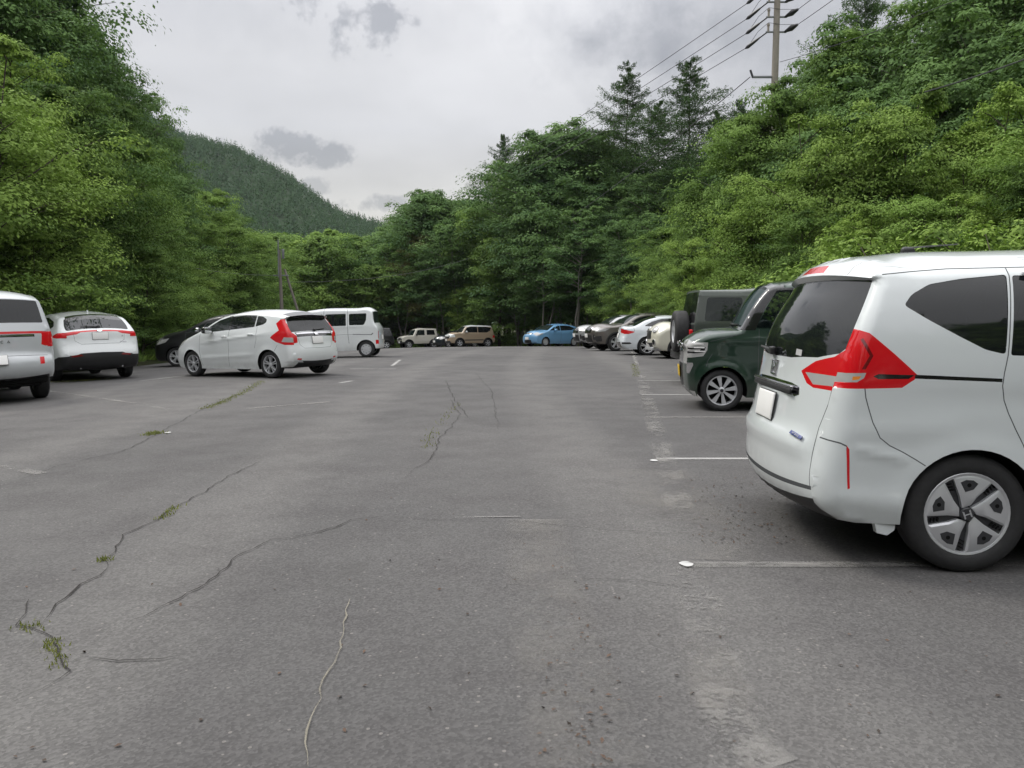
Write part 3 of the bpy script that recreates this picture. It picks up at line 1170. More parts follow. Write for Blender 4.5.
# cracks traced on the surface
CR = [
    ([(245, 392), (205, 408), (165, 430), (120, 452), (60, 466), (20, 480)], .020, crack_soft),
    ([(260, 462), (232, 475), (200, 495), (175, 508), (160, 521), (128, 535), (106, 560), (108, 568)], .022, crack_soft),
    ([(108, 568), (75, 590), (55, 605), (44, 622)], .022, crack_m),
    ([(0, 602), (30, 600), (22, 625), (50, 633), (58, 660), (70, 672), (40, 690), (10, 705)], .016, crack_soft),
    ([(85, 658), (120, 660), (180, 657)], .016, crack_m),
    ([(385, 517), (350, 520), (320, 532), (270, 541), (240, 557), (200, 590), (165, 608), (130, 622)], .020, crack_m),
    ([(385, 517), (430, 520), (520, 522), (600, 531), (690, 535)], .012, crack_soft),
    ([(350, 600), (347, 630), (345, 655), (328, 690), (318, 720), (304, 745), (308, 768)], .022, crack_pale),
    ([(450, 398), (460, 415), (440, 440), (432, 460), (405, 478)], .018, crack_soft),
    ([(475, 372), (492, 392), (499, 430)], .014, crack_soft),
    ([(445, 380), (455, 400), (470, 420)], .02, crack_soft),
    ([(560, 580), (640, 582), (700, 590)], .010, crack_soft),
    ([(640, 562), (760, 566), (850, 566), (1000, 570)], .012, crack_soft),
]
for i, (pl, w_, mt) in enumerate(CR):
    ribbon('asphalt_crack', pxl(*pl), w_ * .40, mt, dz=.0070 + .0002 * i, jitter=.016, seed=i, wvar=.5)

# ================================================================== vehicles
pearl = paint('pearl_white_paint', (.66, .70, .705))
white_p = paint('white_paint', (.72, .75, .75))
cream_p = paint('cream_paint', (.62, .60, .50))
green_p = paint('dark_green_paint', (.010, .034, .020), metal=.25, rough=.3)
blue_p = paint('sky_blue_paint', (.17, .37, .60), metal=.1)
silver_p = paint('silver_paint', (.46, .47, .48), metal=.55, rough=.35)
brown_p = paint('bronze_brown_paint', (.15, .135, .12), metal=.5, rough=.35)
black_p = simple('black_paint', (.008, .008, .009), .35, coat=.25)
navy_p = paint('blue_black_paint', (.018, .026, .034), metal=.3)
beige_p = paint('beige_paint', (.42, .33, .23), metal=.1)
jeep_p = paint('grey_green_paint', (.05, .062, .050), rough=.4)

CARS_GROUP = 'cars parked around the edge of the car park'


def add_mirror(c, root, u, z, side, mat, size=(.14, .20, .15)):
    b = c.at_side(u, z, side)
    m = MB()
    y = side * (size[1] / 2 + .06)
    m.box(Vector((b.x, b.y + y, b.z + .05)), size, 0, rot=(0, 0, -side * .12), bev=.045)
    m.box(Vector((b.x, b.y + side * .03, b.z + .0)), (.05, .12, .03), 1, bev=.01)
    m.box(Vector((b.x - size[0] / 2 - .002, b.y + y, b.z + .05)), (.008, size[1] * .86, size[2] * .8), 2, rot=(0, 0, -side * .12), bev=.003)
    return m.build('mirror', [mat, black, chrome], root)


def add_handle(c, root, u, z, side, mat):
    p = c.at_side(u, z, side, .022)
    m = MB()
    m.box(p, (.17, .022, .030), 0, bev=.010)
    m.box(p - Vector((.07, side * .014, 0)), (.02, .03, .022), 0, bev=.004)
    m.box(p + Vector((.07, -side * .014, 0)), (.02, .03, .022), 0, bev=.004)
    return m.build('door_handle', [mat], root)


def add_plate(c, root, k, v=0.0, mat=None, w=.33, h=.165, off=.014):
    M = c.frame_rib(k, v, off)
    m = MB()
    m.box((0, 0, 0), (w, h, .008), 0, bev=.003)
    m.box((0, 0, .005), (w * .965, h * .93, .003), 0, bev=.001)
    m.box((0, 0, -.006), (w + .012, h + .012, .006), 1, bev=.002)
    o = m.build('number_plate', [mat or plate_white, black], root)
    o.matrix_local = M
    return o


def add_wiper(c, root, k, v0, v1, kk, off=.02):
    m = MB()
    a, b = c.at_rib(k, v0, off), c.at_rib(kk, v1, off)
    m.tube([a, a.lerp(b, .5) + Vector((-.004, 0, 0)), b], [.016, .011, .007], 6)
    m.box(a, (.035, .07, .05), 0, bev=.012)
    return m.build('wiper', [black], root)


def seats(root, xs, W, zf, mat=None, head=True):
    """front and rear seats as one part"""
    m = MB()
    for x in xs:
        for y in (-W * .42, W * .42):
            m.box((x, y, zf + .12), (.5, .48, .16), 0, bev=.05)
            m.box((x - .26, y, zf + .42), (.13, .46, .58), 0, rot=(0, -.2, 0), bev=.05)
            if head:
                m.box((x - .34, y, zf + .82), (.10, .26, .18), 0, rot=(0, -.2, 0), bev=.04)
    return m.build('seats', [mat or interior_m], root)


def dash(root, x, W, z):
    m = MB()
    m.box((x, 0, z), (.42, W * 1.7, .24), 0, bev=.06)
    s = empty
    o = m.build('dashboard', [interior_m], root)
    w = MB()
    n = 20
    cen, up = Vector((x - .32, -W * .42, z + .06)), Vector((.45, 0, .9)).normalized()
    w.tube([cen + Vector((0, 1, 0)) * .18 * math.cos(2 * math.pi * i / n) + up * .18 * math.sin(2 * math.pi * i / n) for i in range(n + 1)], .014, 6, cap=False)
    w.tube([cen - Vector((0, .17, 0)), cen + Vector((0, .17, 0))], .016, 6)
    w.tube([cen, cen + Vector((.2, 0, -.1))], .03, 6)
    w.build('steering_wheel', [interior_m], root)
    return o


def antenna(c, root, k, mat):
    p = c.at_rib(k, 0)
    m = MB()
    m.prism([(p.x - .08, p.z - .01), (p.x + .09, p.z - .01), (p.x - .06, p.z + .055), (p.x - .085, p.z + .05)], -.016, .016, 'xz')
    return m.build('antenna', [mat], root)


def car(name, label, cat, sp, x, y, heading, mirrors=None, handles=(), plate=None, extra=None):
    root = empty(name)
    tag(root, label, cat, CARS_GROUP)
    c = Car(sp).build(root)
    W_ = float(np.interp(.4, c.prof[:, 0], c.prof[:, 1]))
    m = MB()
    m.box((0, 0, sp.get('sill', .2) + .17), (sp['L'] * .80, W_ * 1.12, .34), 0, bev=.05)
    for uw in c.wh:
        m.tube([(c.L / 2 - uw, -W_ + .2, c.Rt), (c.L / 2 - uw, W_ - .2, c.Rt)], .05, 8)
    m.build('underbody', [well], root)
    if mirrors:
        for s_ in (1, -1):
            add_mirror(c, root, mirrors[0], mirrors[1], s_, mirrors[2])
    for (u, z) in handles:
        for s_ in (1, -1):
            add_handle(c, root, u, z, s_, sp['paint'])
    if plate:
        for (k, mt) in plate:
            add_plate(c, root, k, 0, mt)
    if extra:
        extra(c, root)
    place(root, x, y, heading)
    return c, root


G = glass_dark
GM = glass_mid
WIN, TAIL, HEAD = 'side_window', 'tail_light', 'headlight'

# ---- the near white minivan
FREED = dict(
    L=4.33, wheels=(.76, 3.505), R=.317, Ra=.350, sill=.20, per=.04, paint=pearl, tyrew=.185, rim=.218, wstyle='blades', spin=R(20), winset=.004, rows=(11, 12, 13),
    top=[(.22, .22, .04, .05), (.08, .32, .10, .12), (.03, .55, .16, .14), (.06, .78, .2, .14), (.22, .92, .16, .12), (.70, 1.04, .09, .08), (.92, 1.10, .07, .06, 1),
         (1.85, 1.555, .10, .07), (2.3, 1.61, .11, .07), (3.2, 1.622, .112, .07), (3.75, 1.604, .108, .07), (3.970, 1.590, .085, .06), (4.000, 1.552, .100, .06, 1), (3.975, 1.538, .095, .06, 1),
         (4.13, 1.16, .14, .09), (4.17, 1.0, .12, .12), (4.21, .80, .11, .13), (4.25, .60, .10, .13), (4.27, .46, .10, .12), (4.25, .34, .09, .10), (4.14, .26, .06, .05)],
    prof=[(.2, .80), (.35, .835), (.6, .8475), (.95, .8475), (1.05, .842), (1.15, .831), (1.25, .815), (1.35, .791), (1.45, .758), (1.55, .715), (1.65, .655)],
    plan=[(0, .16), (.3, .06), (.8, 0), (3.9, 0), (4.1, .015), (4.33, .04)],
    creases=[(4.3, .40, 3.7, .36, .012, .07), (4.25, .93, .9, .86, -.007, .07), (4.3, .74, 3.5, .78, .006, .06), (4.13, .668, 3.80, .60, .008, .03), (3.1, .40, 1.2, .40, .014, .06)],
    ribcreases=[(16.9, .035, .06, 1.1), (14.9, -.012, .10, .55)],
    side=[
        dict(poly=[(3.858, 1.405), (3.814, 1.461), (3.718, 1.514), (3.549, 1.543), (3.318, 1.565), (3.368, 1.155), (3.465, 1.178), (3.588, 1.243), (3.737, 1.327)], part=WIN, mat=G, id=1, rnd=.02, off=-.004),
        dict(poly=[(3.290, 1.560), (2.40, 1.558), (2.40, 1.12), (3.342, 1.150)], part=WIN, mat=G, id=2, rnd=.015, off=-.004),
        dict(poly=[(2.34, 1.560), (1.95, 1.52), (1.48, 1.30), (1.34, 1.12), (1.34, 1.08), (2.34, 1.10)], part=WIN, mat=GM, id=3, rnd=.02, off=-.004),
        dict(poly=[(1.28, 1.20), (1.28, 1.09), (1.02, 1.09), (1.06, 1.12)], part=WIN, mat=GM, id=4, off=-.004),
        dict(poly=[(4.13, 1.30), (4.071, 1.275), (4.037, 1.262), (3.914, 1.152), (3.806, 1.050), (3.818, 1.026), (3.880, .982), (4.050, .976), (4.30, .965), (4.30, 1.30)], part=TAIL, mat=red_lens, id=5),
        dict(poly=[(4.30, 1.043), (4.057, 1.057), (4.068, 1.030), (4.097, 1.008), (4.30, .990)], part=TAIL, mat=clear_lens, id=5),
        dict(poly=[(4.115, 1.036), (4.080, 1.040), (4.090, 1.022), (4.118, 1.016)], part=TAIL, mat=orange_lens, id=5),
        dict(poly=[(4.023, 1.040), (3.997, 1.052), (3.818, 1.048), (3.849, 1.028), (3.998, 1.026)], part=TAIL, mat=gloss_black, id=5),
        dict(poly=[(4.066, 1.235), (4.022, 1.145), (4.060, 1.075), (4.078, 1.075), (4.040, 1.145), (4.080, 1.228)], part=TAIL, mat=red_dark, id=5),
        dict(poly=[(3.818, 1.050), (3.818, 1.030), (3.383, 1.014), (3.383, 1.032)], part='body', mat=gloss_black),
        dict(poly=[(4.140, .678), (4.126, .658), (4.115, .45), (4.127, .445), (4.140, .650)], part='reflector', mat=red_lens, id=6),
        dict(poly=[(4.26, .706), (4.165, .690), (4.140, .678), (4.138, .668), (4.165, .682), (4.26, .699)], part='body', mat=gap_m),
        dict(poly=[(-.1, .98), (.30, .96), (.55, .99), (.42, .84), (.2, .78), (-.1, .78)], part=HEAD, mat=clear_lens, id=7, rnd=.02),
    ],
    lines=[[(4.062, .976), (4.056, .93), (4.045, .89), (4.018, .80), (3.980, .722), (3.93, .682), (3.865, .650), (3.80, .612), (3.75, .58)], [(3.300, 1.60), (3.304, 1.56), (3.335, 1.33), (3.355, 1.152), (3.374, 1.06), (3.381, .995), (3.368, .92), (3.344, .853), (3.31, .78), (3.267, .698), (3.225, .60)],
           [(3.944, 1.566), (3.78, 1.583), (3.600, 1.597), (3.2, 1.605), (2.2, 1.592), (1.9, 1.55)], [(2.37, 1.59), (2.37, 1.1), (2.40, .6), (2.40, .24)], [(1.32, 1.3), (1.30, 1.08), (1.28, .6), (1.36, .4), (1.36, .24)],
           [(1.30, .26), (3.15, .26)]],
    linew=.0055,
    rib=[
        dict(rect=(6.08, 6.93, -.93, .93), part='windscreen', mat=GM, id=10, rnd=.05, off=-.003),
        dict(poly=[(13.00, -1.1), (13.68, -1.1), (13.96, -1.0), (14.09, -.96), (14.36, -.75), (14.53, -.35), (14.56, 0), (14.53, .35), (14.36, .75), (14.09, .96), (13.96, 1.0), (13.68, 1.1), (13.00, 1.1)],
             part='rear_window', mat=G, id=11, off=-.002),
        dict(poly=[(13.69, -1.1), (13.96, -1.01), (14.22, -.925), (14.49, -.738), (14.90, -.575), (15.21, -.688), (15.29, -.787), (15.23, -1.1)], part=TAIL, mat=red_lens, id=5, mirror=1),
        dict(poly=[(14.91, -.637), (14.80, -1.1), (15.10, -1.1), (15.20, -.775)], part=TAIL, mat=clear_lens, id=5, mirror=1),
        dict(poly=[(15.28, -.02), (15.30, .45), (15.36, .60), (15.58, .62), (15.66, .55), (15.52, .45), (15.50, -.02)], part='plate_garnish', mat=chrome, id=14),
        dict(poly=[(15.28, .02), (15.30, -.45), (15.36, -.60), (15.58, -.62), (15.66, -.55), (15.52, -.45), (15.50, .02)], part='plate_garnish', mat=chrome, id=14),
        dict(rect=(15.50, 15.64, -.50, .50), part='body', mat=gap_m),
        dict(poly=[(11.08, -.26), (11.75, -.30), (11.75, .30), (11.08, .26)], part='brake_light', mat=red_lens, id=15),
        dict(poly=[(2.6, -.98), (3.5, -.98), (3.9, -.62), (3.5, -.55), (2.7, -.60)], part=HEAD, mat=clear_lens, id=7, mirror=1),
        dict(rect=(2.55, 2.95, -.56, .56), part='grille', mat=gloss_black, id=16, rnd=.02),
        dict(rect=(.7, 1.7, -.60, .60), part='grille', mat=black, id=17, rnd=.03),
        dict(rect=(18.80, 20.50, -1.1, 1.1), part='body', mat=black),
        dict(rect=(18.25, 18.42, -1.1, 1.1), part='body', mat=gap_m),
    ],
    riblines=[[(15.25, -1.0), (15.60, -1.0), (16.28, -.965), (17.00, -.965), (18.25, -.985)], [(15.25, 1.0), (15.60, 1.0), (16.28, .965), (17.00, .965), (18.25, .985)],
              [(3, -.3), (3, .3)], [(10.6, -.72), (11.9, -.74)], [(10.6, .72), (11.9, .74)], [(8.86, -1.0), (8.92, -.93), (8.93, -.80), (8.4, -.78)]],
)


def freed_extra(c, root):
    add_wiper(c, root, 14.42, .06, .62, 14.30)
    # garnish blade proud of the tailgate, plate with its lamp recess
    M = c.frame_rib(15.42, 0, .012)
    m = MB()
    m.box((0, .0, -.012), (.80, .020, .020), 0, bev=.009)
    m.box((0, -.024, -.016), (.76, .030, .018), 1, bev=.008)
    o = m.build('plate_light_bar', [simple('dark_chrome', (.30, .30, .31), .2, metal=1), black], root); o.matrix_local = M
    # chrome emblem: rounded frame and the upright letter shape inside
    M = c.frame_rib(14.98, 0, .010)
    m = MB()
    fr = [(-.045, -.042), (.045, -.042), (.055, .042), (-.055, .042), (-.045, -.042)]
    m.tube([(p[0], p[1], 0) for p in fr], .006, 6)
    m.box((-.022, 0, 0), (.014, .066, .012), 0, rot=(0, 0, .12), bev=.003)
    m.box((.022, 0, 0), (.014, .066, .012), 0, rot=(0, 0, -.12), bev=.003)
    m.box((0, 0, 0), (.038, .013, .012), 0, bev=.003)
    o = m.build('emblem', [chrome], root); o.matrix_local = M
    bl = simple('badge_blue', (.03, .05, .22), .25, coat=1)
    M = c.frame_rib(16.65, -.76, .006)
    m = MB(); m.box((0, 0, 0), (.125, .022, .006), 0, bev=.002)
    o = m.build('badge', [bl], root); o.matrix_local = M
    text_mesh('HYBRID', .019, .002, chrome, o, Matrix.Translation((0, 0, .004)), 1.15, 'lettering')
    for s_ in (1, -1):
        p = c.at_side(3.95, .40, s_, -.01)
        m = MB()
        q = [(3.865, .285), (3.975, .275), (3.958, .208), (3.905, .196), (3.868, .225)]
        m.prism([(c.L / 2 - a, b) for a, b in q], s_ * .765, s_ * .808, 'xz')
        m.build('mud_flap', [pearl], root)
        add_handle(c, root, 2.30, .93, s_, pearl)
        add_handle(c, root, 2.52, .93, s_, pearl)
    # folded rod antenna on the middle of the roof
    p = c.at_rib(9.55, 0, 0)
    m = MB()
    m.box(p + Vector((0, 0, .016)), (.085, .045, .042), 0, bev=.014, taper=.8)
    m.tube([p + Vector((.0, 0, .030)), p + Vector((.16, 0, .042)), p + Vector((.30, 0, .052))], [.006, .004, .003], 6)
    m.build('antenna', [simple('dark_rail', (.03, .03, .03), .35)], root)
    # door visor over the sliding-door window
    for s_ in (1, -1):
        m = MB()
        us = [3.24, 3.1, 2.9, 2.7, 2.5, 2.42]
        top_ = [c.at_side(u, 1.575, s_, .006) for u in us]
        lo_ = [c.at_side(u, 1.575 - d, s_, .030) for u, d in zip(us, (.012, .045, .075, .085, .08, .07))]
        n = len(us)
        m.add(top_ + lo_, [(i, i + 1, n + i + 1, n + i) for i in range(n - 1)])
        m.build('window_visor', [glassy('visor_glass', (.02, .02, .035), .8)], root)
    # paper sticker inside the rear window and pale card behind the quarter glass
    M = c.frame_rib(14.32, -.48, .001)
    m = MB(); m.box((0, 0, 0), (.07, .035, .002)); o = m.build('sticker', [simple('sticker_grey', (.5, .5, .5), .6)], root); o.matrix_local = M
    seats(root, (.35, -.55, -1.35), .75, .45)
    dash(root, 1.15, .75, .95)
    for k in (2.75,):
        M = c.frame_rib(k, 0, .012)
        m = MB(); m.box((0, 0, 0), (.9, .03, .02), 0, bev=.008); m.box((0, -.0, .004), (.11, .085, .02), 0, bev=.01)
        o = m.build('emblem_bar', [chrome], root); o.matrix_local = M


def build_freed():
    car('minivan', 'pearl white minivan with large red tail light and five-blade wheel cover, nearest of all cars', 'minivan', FREED,
        3.76, 4.635, -3, (1.32, 1.10, pearl), (), [(16.12, None)], freed_extra)


# ---- dark green box-shaped small car
NBOX = dict(
    L=3.40, wheels=(.50, 3.02), R=.290, Ra=.335, sill=.20, per=.05, paint=green_p, tyrew=.17, rim=.205, wstyle='multi16', r=.06, flare=.022,
    top=[(.13, .20, .03, .05), (.06, .30, .05, .10), (.03, .50, .06, .10), (.03, .75, .06, .08), (.05, .93, .06, .07), (.20, 1.02, .07, .07), (.72, 1.115, .05, .05, 1),
         (1.00, 1.58, .07, .045), (1.10, 1.69, .07, .045), (1.4, 1.745, .07, .05), (2.6, 1.75, .07), (3.15, 1.71, .07), (3.27, 1.64, .06, .06, 1),
         (3.33, 1.1, .06), (3.37, .80, .06), (3.39, .5, .06), (3.37, .32, .05), (3.28, .22, .03, .05)],
    prof=[(.2, .70), (.35, .728), (.6, .7375), (1.0, .7375), (1.12, .725), (1.4, .685), (1.65, .63), (1.8, .60)],
    plan=[(0, .10), (.25, .03), (.6, 0), (3.0, 0), (3.4, .03)],
    creases=[(.35, .98, 3.2, 1.02, .008, .05), (1.1, .42, 2.7, .40, .010, .06)],
    side=[
        dict(poly=[(.60, 1.125), (.60, 1.30), (.95, 1.80), (1.30, 1.80), (1.30, 1.70), (3.14, 1.68), (3.16, 1.63), (1.20, 1.66), (1.06, 1.45), (.92, 1.125)], part=WIN, mat=gloss_black, id=1),
        dict(poly=[(.93, 1.15), (1.07, 1.44), (1.20, 1.665), (1.62, 1.685), (1.55, 1.15)], part=WIN, mat=glass_clear, id=2, rnd=.02, off=-.004),
        dict(poly=[(1.60, 1.165), (1.68, 1.665), (2.05, 1.67), (2.05, 1.165)], part=WIN, mat=glass_clear, id=3, rnd=.02, off=-.004),
        dict(poly=[(2.11, 1.165), (2.11, 1.67), (2.72, 1.66), (2.72, 1.165)], part=WIN, mat=G, id=4, rnd=.02, off=-.004),
        dict(poly=[(2.78, 1.165), (2.78, 1.655), (3.10, 1.62), (3.16, 1.165)], part=WIN, mat=G, id=5, rnd=.02, off=-.004),
        dict(poly=[(-.2, .97), (.10, .962), (.30, .955), (.29, .85), (.24, .765), (-.2, .70)], part=HEAD, mat=clear_lens, id=7),
        dict(poly=[(-.2, .885), (.12, .875), (.27, .89), (.25, .82), (.12, .80), (-.2, .81)], part=HEAD, mat=gloss_black, id=7),
        dict(poly=[(-.2, .86), (.08, .855), (.20, .862), (.19, .83), (.08, .825), (-.2, .83)], part=HEAD, mat=clear_lens, id=7),
        dict(poly=[(-.2, .66), (.10, .67), (.11, .64), (.06, .52), (-.2, .5)], part='bumper_trim', mat=chrome, id=8),
        dict(poly=[(-.2, .30), (.14, .27), (.17, .19), (-.2, .15)], part='fog_light', mat=clear_lens, id=9),
        dict(poly=[(3.6, 1.15), (3.28, 1.13), (3.27, .75), (3.6, .75)], part=TAIL, mat=red_lens, id=10),
    ],
    lines=[[(.97, 1.14), (.97, .52), (1.0, .30), (1.02, .22)], [(2.08, 1.70), (2.08, .60), (2.06, .22)], [(.36, .80), (.30, .70), (.28, .62)], [(2.9, 1.12), (2.9, .7), (2.72, .4)], [(1.05, .235), (2.7, .235)],
           [(.33, .97), (.75, 1.075)]],
    rib=[
        dict(rect=(6.02, 8.35, -1.1, 1.1), part='pillar_trim', mat=gloss_black, id=9),
        dict(rect=(6.08, 8.0, -.94, .94), part='windscreen', mat=glass_clear, id=10, rnd=.05, off=-.003),
        dict(rect=(12.05, 12.95, -.9, .9), part='rear_window', mat=G, id=11, rnd=.04),
        dict(poly=[(4.3, -1.1), (4.3, -.50), (3.9, -.46), (3.5, -.52), (2.6, -.7), (2.6, -1.1)], part=HEAD, mat=clear_lens, id=7, mirror=1),
        dict(rect=(3.35, 4.05, -.44, .44), part='grille', mat=gloss_black, id=16, rnd=.02),
        dict(rect=(1.2, 2.6, -.62, .62), part='grille', mat=black, id=17, rnd=.03),
        dict(rect=(2.62, 3.3, -.66, .66), part='grille', mat=chrome, id=16),
        dict(rect=(2.75, 3.15, -.62, .62), part='grille', mat=gloss_black, id=16),
    ],
)


def nbox_extra(c, root):
    for s_ in (1, -1):
        m = MB()
        for i in range(3):
            p = c.at_side(.20 + .01 * i, .93 - .05 * i, s_, .004)
            m.box(p, (.20, .01, .014), 0, bev=.004)
        m.build('light_bar', [simple('lamp_white', (.8, .8, .78), .2, coat=1)], root)
    m = MB()
    for k in (2.9, 3.2):
        pass
    M = c.frame_rib(3.7, 0, .02)
    m.box((0, 0, 0), (.96, .05, .03), 0, bev=.01)
    m.box((0, 0, .01), (.11, .09, .02), 0, bev=.012)
    o = m.build('emblem_bar', [chrome], root); o.matrix_local = M
    seats(root, (.35, -.6), .66, .42, interior_l)
    dash(root, .86, .66, .98)
    # added panel behind the windscreen: the glass's sky reflection painted as pale blue
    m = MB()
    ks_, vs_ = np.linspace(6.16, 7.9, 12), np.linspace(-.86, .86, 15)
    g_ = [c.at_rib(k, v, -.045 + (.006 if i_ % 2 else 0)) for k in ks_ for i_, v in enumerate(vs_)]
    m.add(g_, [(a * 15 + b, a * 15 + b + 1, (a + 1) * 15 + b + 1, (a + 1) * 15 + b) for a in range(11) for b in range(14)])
    m.build('sky_reflection_panel', [simple('sky_reflection_pale', (.42, .52, .56), .4)], root)
    add_wiper(c, root, 6.05, .1, .75, 6.12, .02)
    # chrome strip along the sill
    for s_ in (1, -1):
        m = MB()
        m.tube([c.at_side(u, .235, s_, .006) for u in (1.05, 1.6, 2.2, 2.7)], .008, 6)
        m.build('sill_strip', [chrome], root)
        m = MB()
        p = c.at_side(1.15, 1.20, s_, .0)
        m.tube([p + Vector((0, 0, .0)), p + Vector((.01, s_ * .10, .03))], .012, 6)
        m.build('mirror_arm', [black], root)


def build_nbox():
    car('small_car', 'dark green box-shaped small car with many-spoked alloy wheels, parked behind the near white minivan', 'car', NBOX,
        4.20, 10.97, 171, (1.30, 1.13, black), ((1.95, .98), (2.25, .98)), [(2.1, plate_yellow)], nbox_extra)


# ---- white hatchback seen from behind, three-quarter
FIT = dict(
    L=3.99, wheels=(.80, 3.33), R=.300, Ra=.335, sill=.19, per=.055, paint=white_p, tyrew=.185, rim=.205, wstyle='fivedark', r=.08,
    top=[(.20, .19, .03, .05), (.08, .28, .14, .12), (.06, .46, .20, .14), (.12, .64, .22, .14), (.32, .80, .18, .12), (.75, .94, .10, .08), (1.0, 1.02, .07, .06),
         (1.75, 1.375, .07, .07), (2.2, 1.445, .07, .07), (2.8, 1.46, .07), (3.4, 1.41, .07), (3.76, 1.345, .06, .05, 1), (3.68, 1.29, .04, .04, 1),
         (3.87, .99, .05, .06), (3.90, .93, .07, .10), (3.92, .75, .09, .13), (3.96, .56, .10, .13), (3.96, .42, .09, .12), (3.90, .31, .08, .08), (3.80, .24, .04, .05)],
    prof=[(.2, .80), (.35, .835), (.6, .8475), (.85, .845), (1.0, .82), (1.2, .745), (1.4, .66), (1.5, .62)],
    plan=[(0, .18), (.3, .07), (.8, 0), (3.3, 0), (3.7, .03), (3.99, .09)],
    creases=[(1.1, .78, 3.4, 1.0, .012, .035), (.95, .42, 3.0, .52, .014, .05)],
    side=[
        dict(poly=[(1.18, 1.045), (1.70, 1.305), (1.98, 1.375), (2.06, 1.375), (2.06, 1.075), (1.40, 1.03)], part=WIN, mat=GM, id=1, rnd=.02, off=-.004),
        dict(poly=[(2.11, 1.078), (2.11, 1.38), (2.5, 1.392), (2.87, 1.38), (2.87, 1.135)], part=WIN, mat=G, id=2, rnd=.02, off=-.004),
        dict(poly=[(2.90, 1.14), (2.90, 1.378), (3.06, 1.362), (3.20, 1.30), (3.21, 1.235), (3.13, 1.185)], part=WIN, mat=G, id=3, rnd=.03, off=-.004),
        dict(poly=[(1.98, 1.378), (2.0, 1.395), (2.85, 1.408), (2.86, 1.395), (2.11, 1.39)], part='body', mat=gloss_black),
        dict(poly=[(2.055, 1.07), (2.055, 1.385), (2.115, 1.385), (2.115, 1.07)], part='body', mat=gloss_black),
        dict(poly=[(4.1, 1.33), (3.60, 1.29), (3.50, 1.20), (3.62, 1.05), (3.45, .94), (3.40, .89), (3.56, .80), (3.80, .73), (4.1, .72)], part=TAIL, mat=red_lens, id=5),
        dict(poly=[(4.1, .86), (3.78, .90), (3.72, .80), (4.1, .76)], part=TAIL, mat=clear_lens, id=5),
        dict(poly=[(-.1, .90), (.30, .86), (.66, .90), (.50, .76), (.28, .66), (-.1, .62)], part=HEAD, mat=clear_lens, id=7),
        dict(poly=[(4.2, .375), (3.84, .375), (3.76, .345), (4.2, .335)], part='exhaust_trim', mat=silver, id=8),
    ],
    lines=[[(1.13, 1.0), (1.10, .62), (1.18, .25)], [(2.085, 1.07), (2.09, .62), (2.06, .24)], [(2.96, 1.14), (2.98, .85), (2.92, .66)], [(3.6, .73), (3.52, .60)]],
    rib=[
        dict(rect=(6.05, 6.97, -.92, .92), part='windscreen', mat=GM, id=10, rnd=.05),
        dict(rect=(12.02, 12.97, -.96, .96), part='rear_window', mat=G, id=11, rnd=.02),
        dict(rect=(10.35, 12.02, -.96, .96), part='spoiler', mat=gloss_black, id=12, rnd=.02),
        dict(poly=[(12.3, -1.1), (12.3, -.97), (13.0, -.93), (14.1, -.84), (14.9, -.86), (15.0, -1.1)], part=TAIL, mat=red_lens, id=5, mirror=1),
        dict(rect=(13.0, 14.25, -.84, .84), part='rear_garnish', mat=gloss_black, id=14),
        dict(rect=(13.2, 13.7, -.80, .80), part='rear_garnish', mat=chrome, id=14),
        dict(rect=(17.25, 19.5, -.86, .86), part='bumper_trim', mat=black, id=15),
        dict(poly=[(17.3, -1.1), (17.3, -.72), (17.55, -.66), (17.6, -1.1)], part='exhaust_trim', mat=silver, id=8, mirror=1),
        dict(poly=[(16.9, -.94), (17.15, -.94), (17.15, -.78), (16.9, -.78)], part='reflector', mat=red_lens, id=9, mirror=1),
        dict(rect=(3.0, 3.7, -.55, .55), part='grille', mat=gloss_black, id=16, rnd=.02),
        dict(rect=(.9, 1.8, -.6, .6), part='grille', mat=black, id=17, rnd=.02),
        dict(poly=[(3.2, -1.1), (4.3, -1.1), (4.2, -.78), (3.5, -.62), (3.2, -.7)], part=HEAD, mat=clear_lens, id=7, mirror=1),
    ],
    riblines=[[(14.3, -.82), (15.2, -.78), (15.6, -.64), (15.65, 0), (15.6, .64), (15.2, .78), (14.3, .82)]],
)


def fit_extra(c, root):
    add_wiper(c, root, 12.93, 0, -.55, 12.80)
    seats(root, (.25, -.6), .75, .35)
    M = c.frame_rib(13.9, 0, .012)
    m = MB(); m.box((0, 0, 0), (.10, .085, .018), 0, bev=.01)
    o = m.build('emblem', [chrome], root); o.matrix_local = M


def build_fit():
    return car('hatchback', 'white hatchback with black spoiler seen from behind, left of the white van', 'car', FIT,
               -6.12, 18.10, 151, (1.52, 1.03, gloss_black), ((1.95, .93), (2.80, .97)), [(14.72, None)], fit_extra)


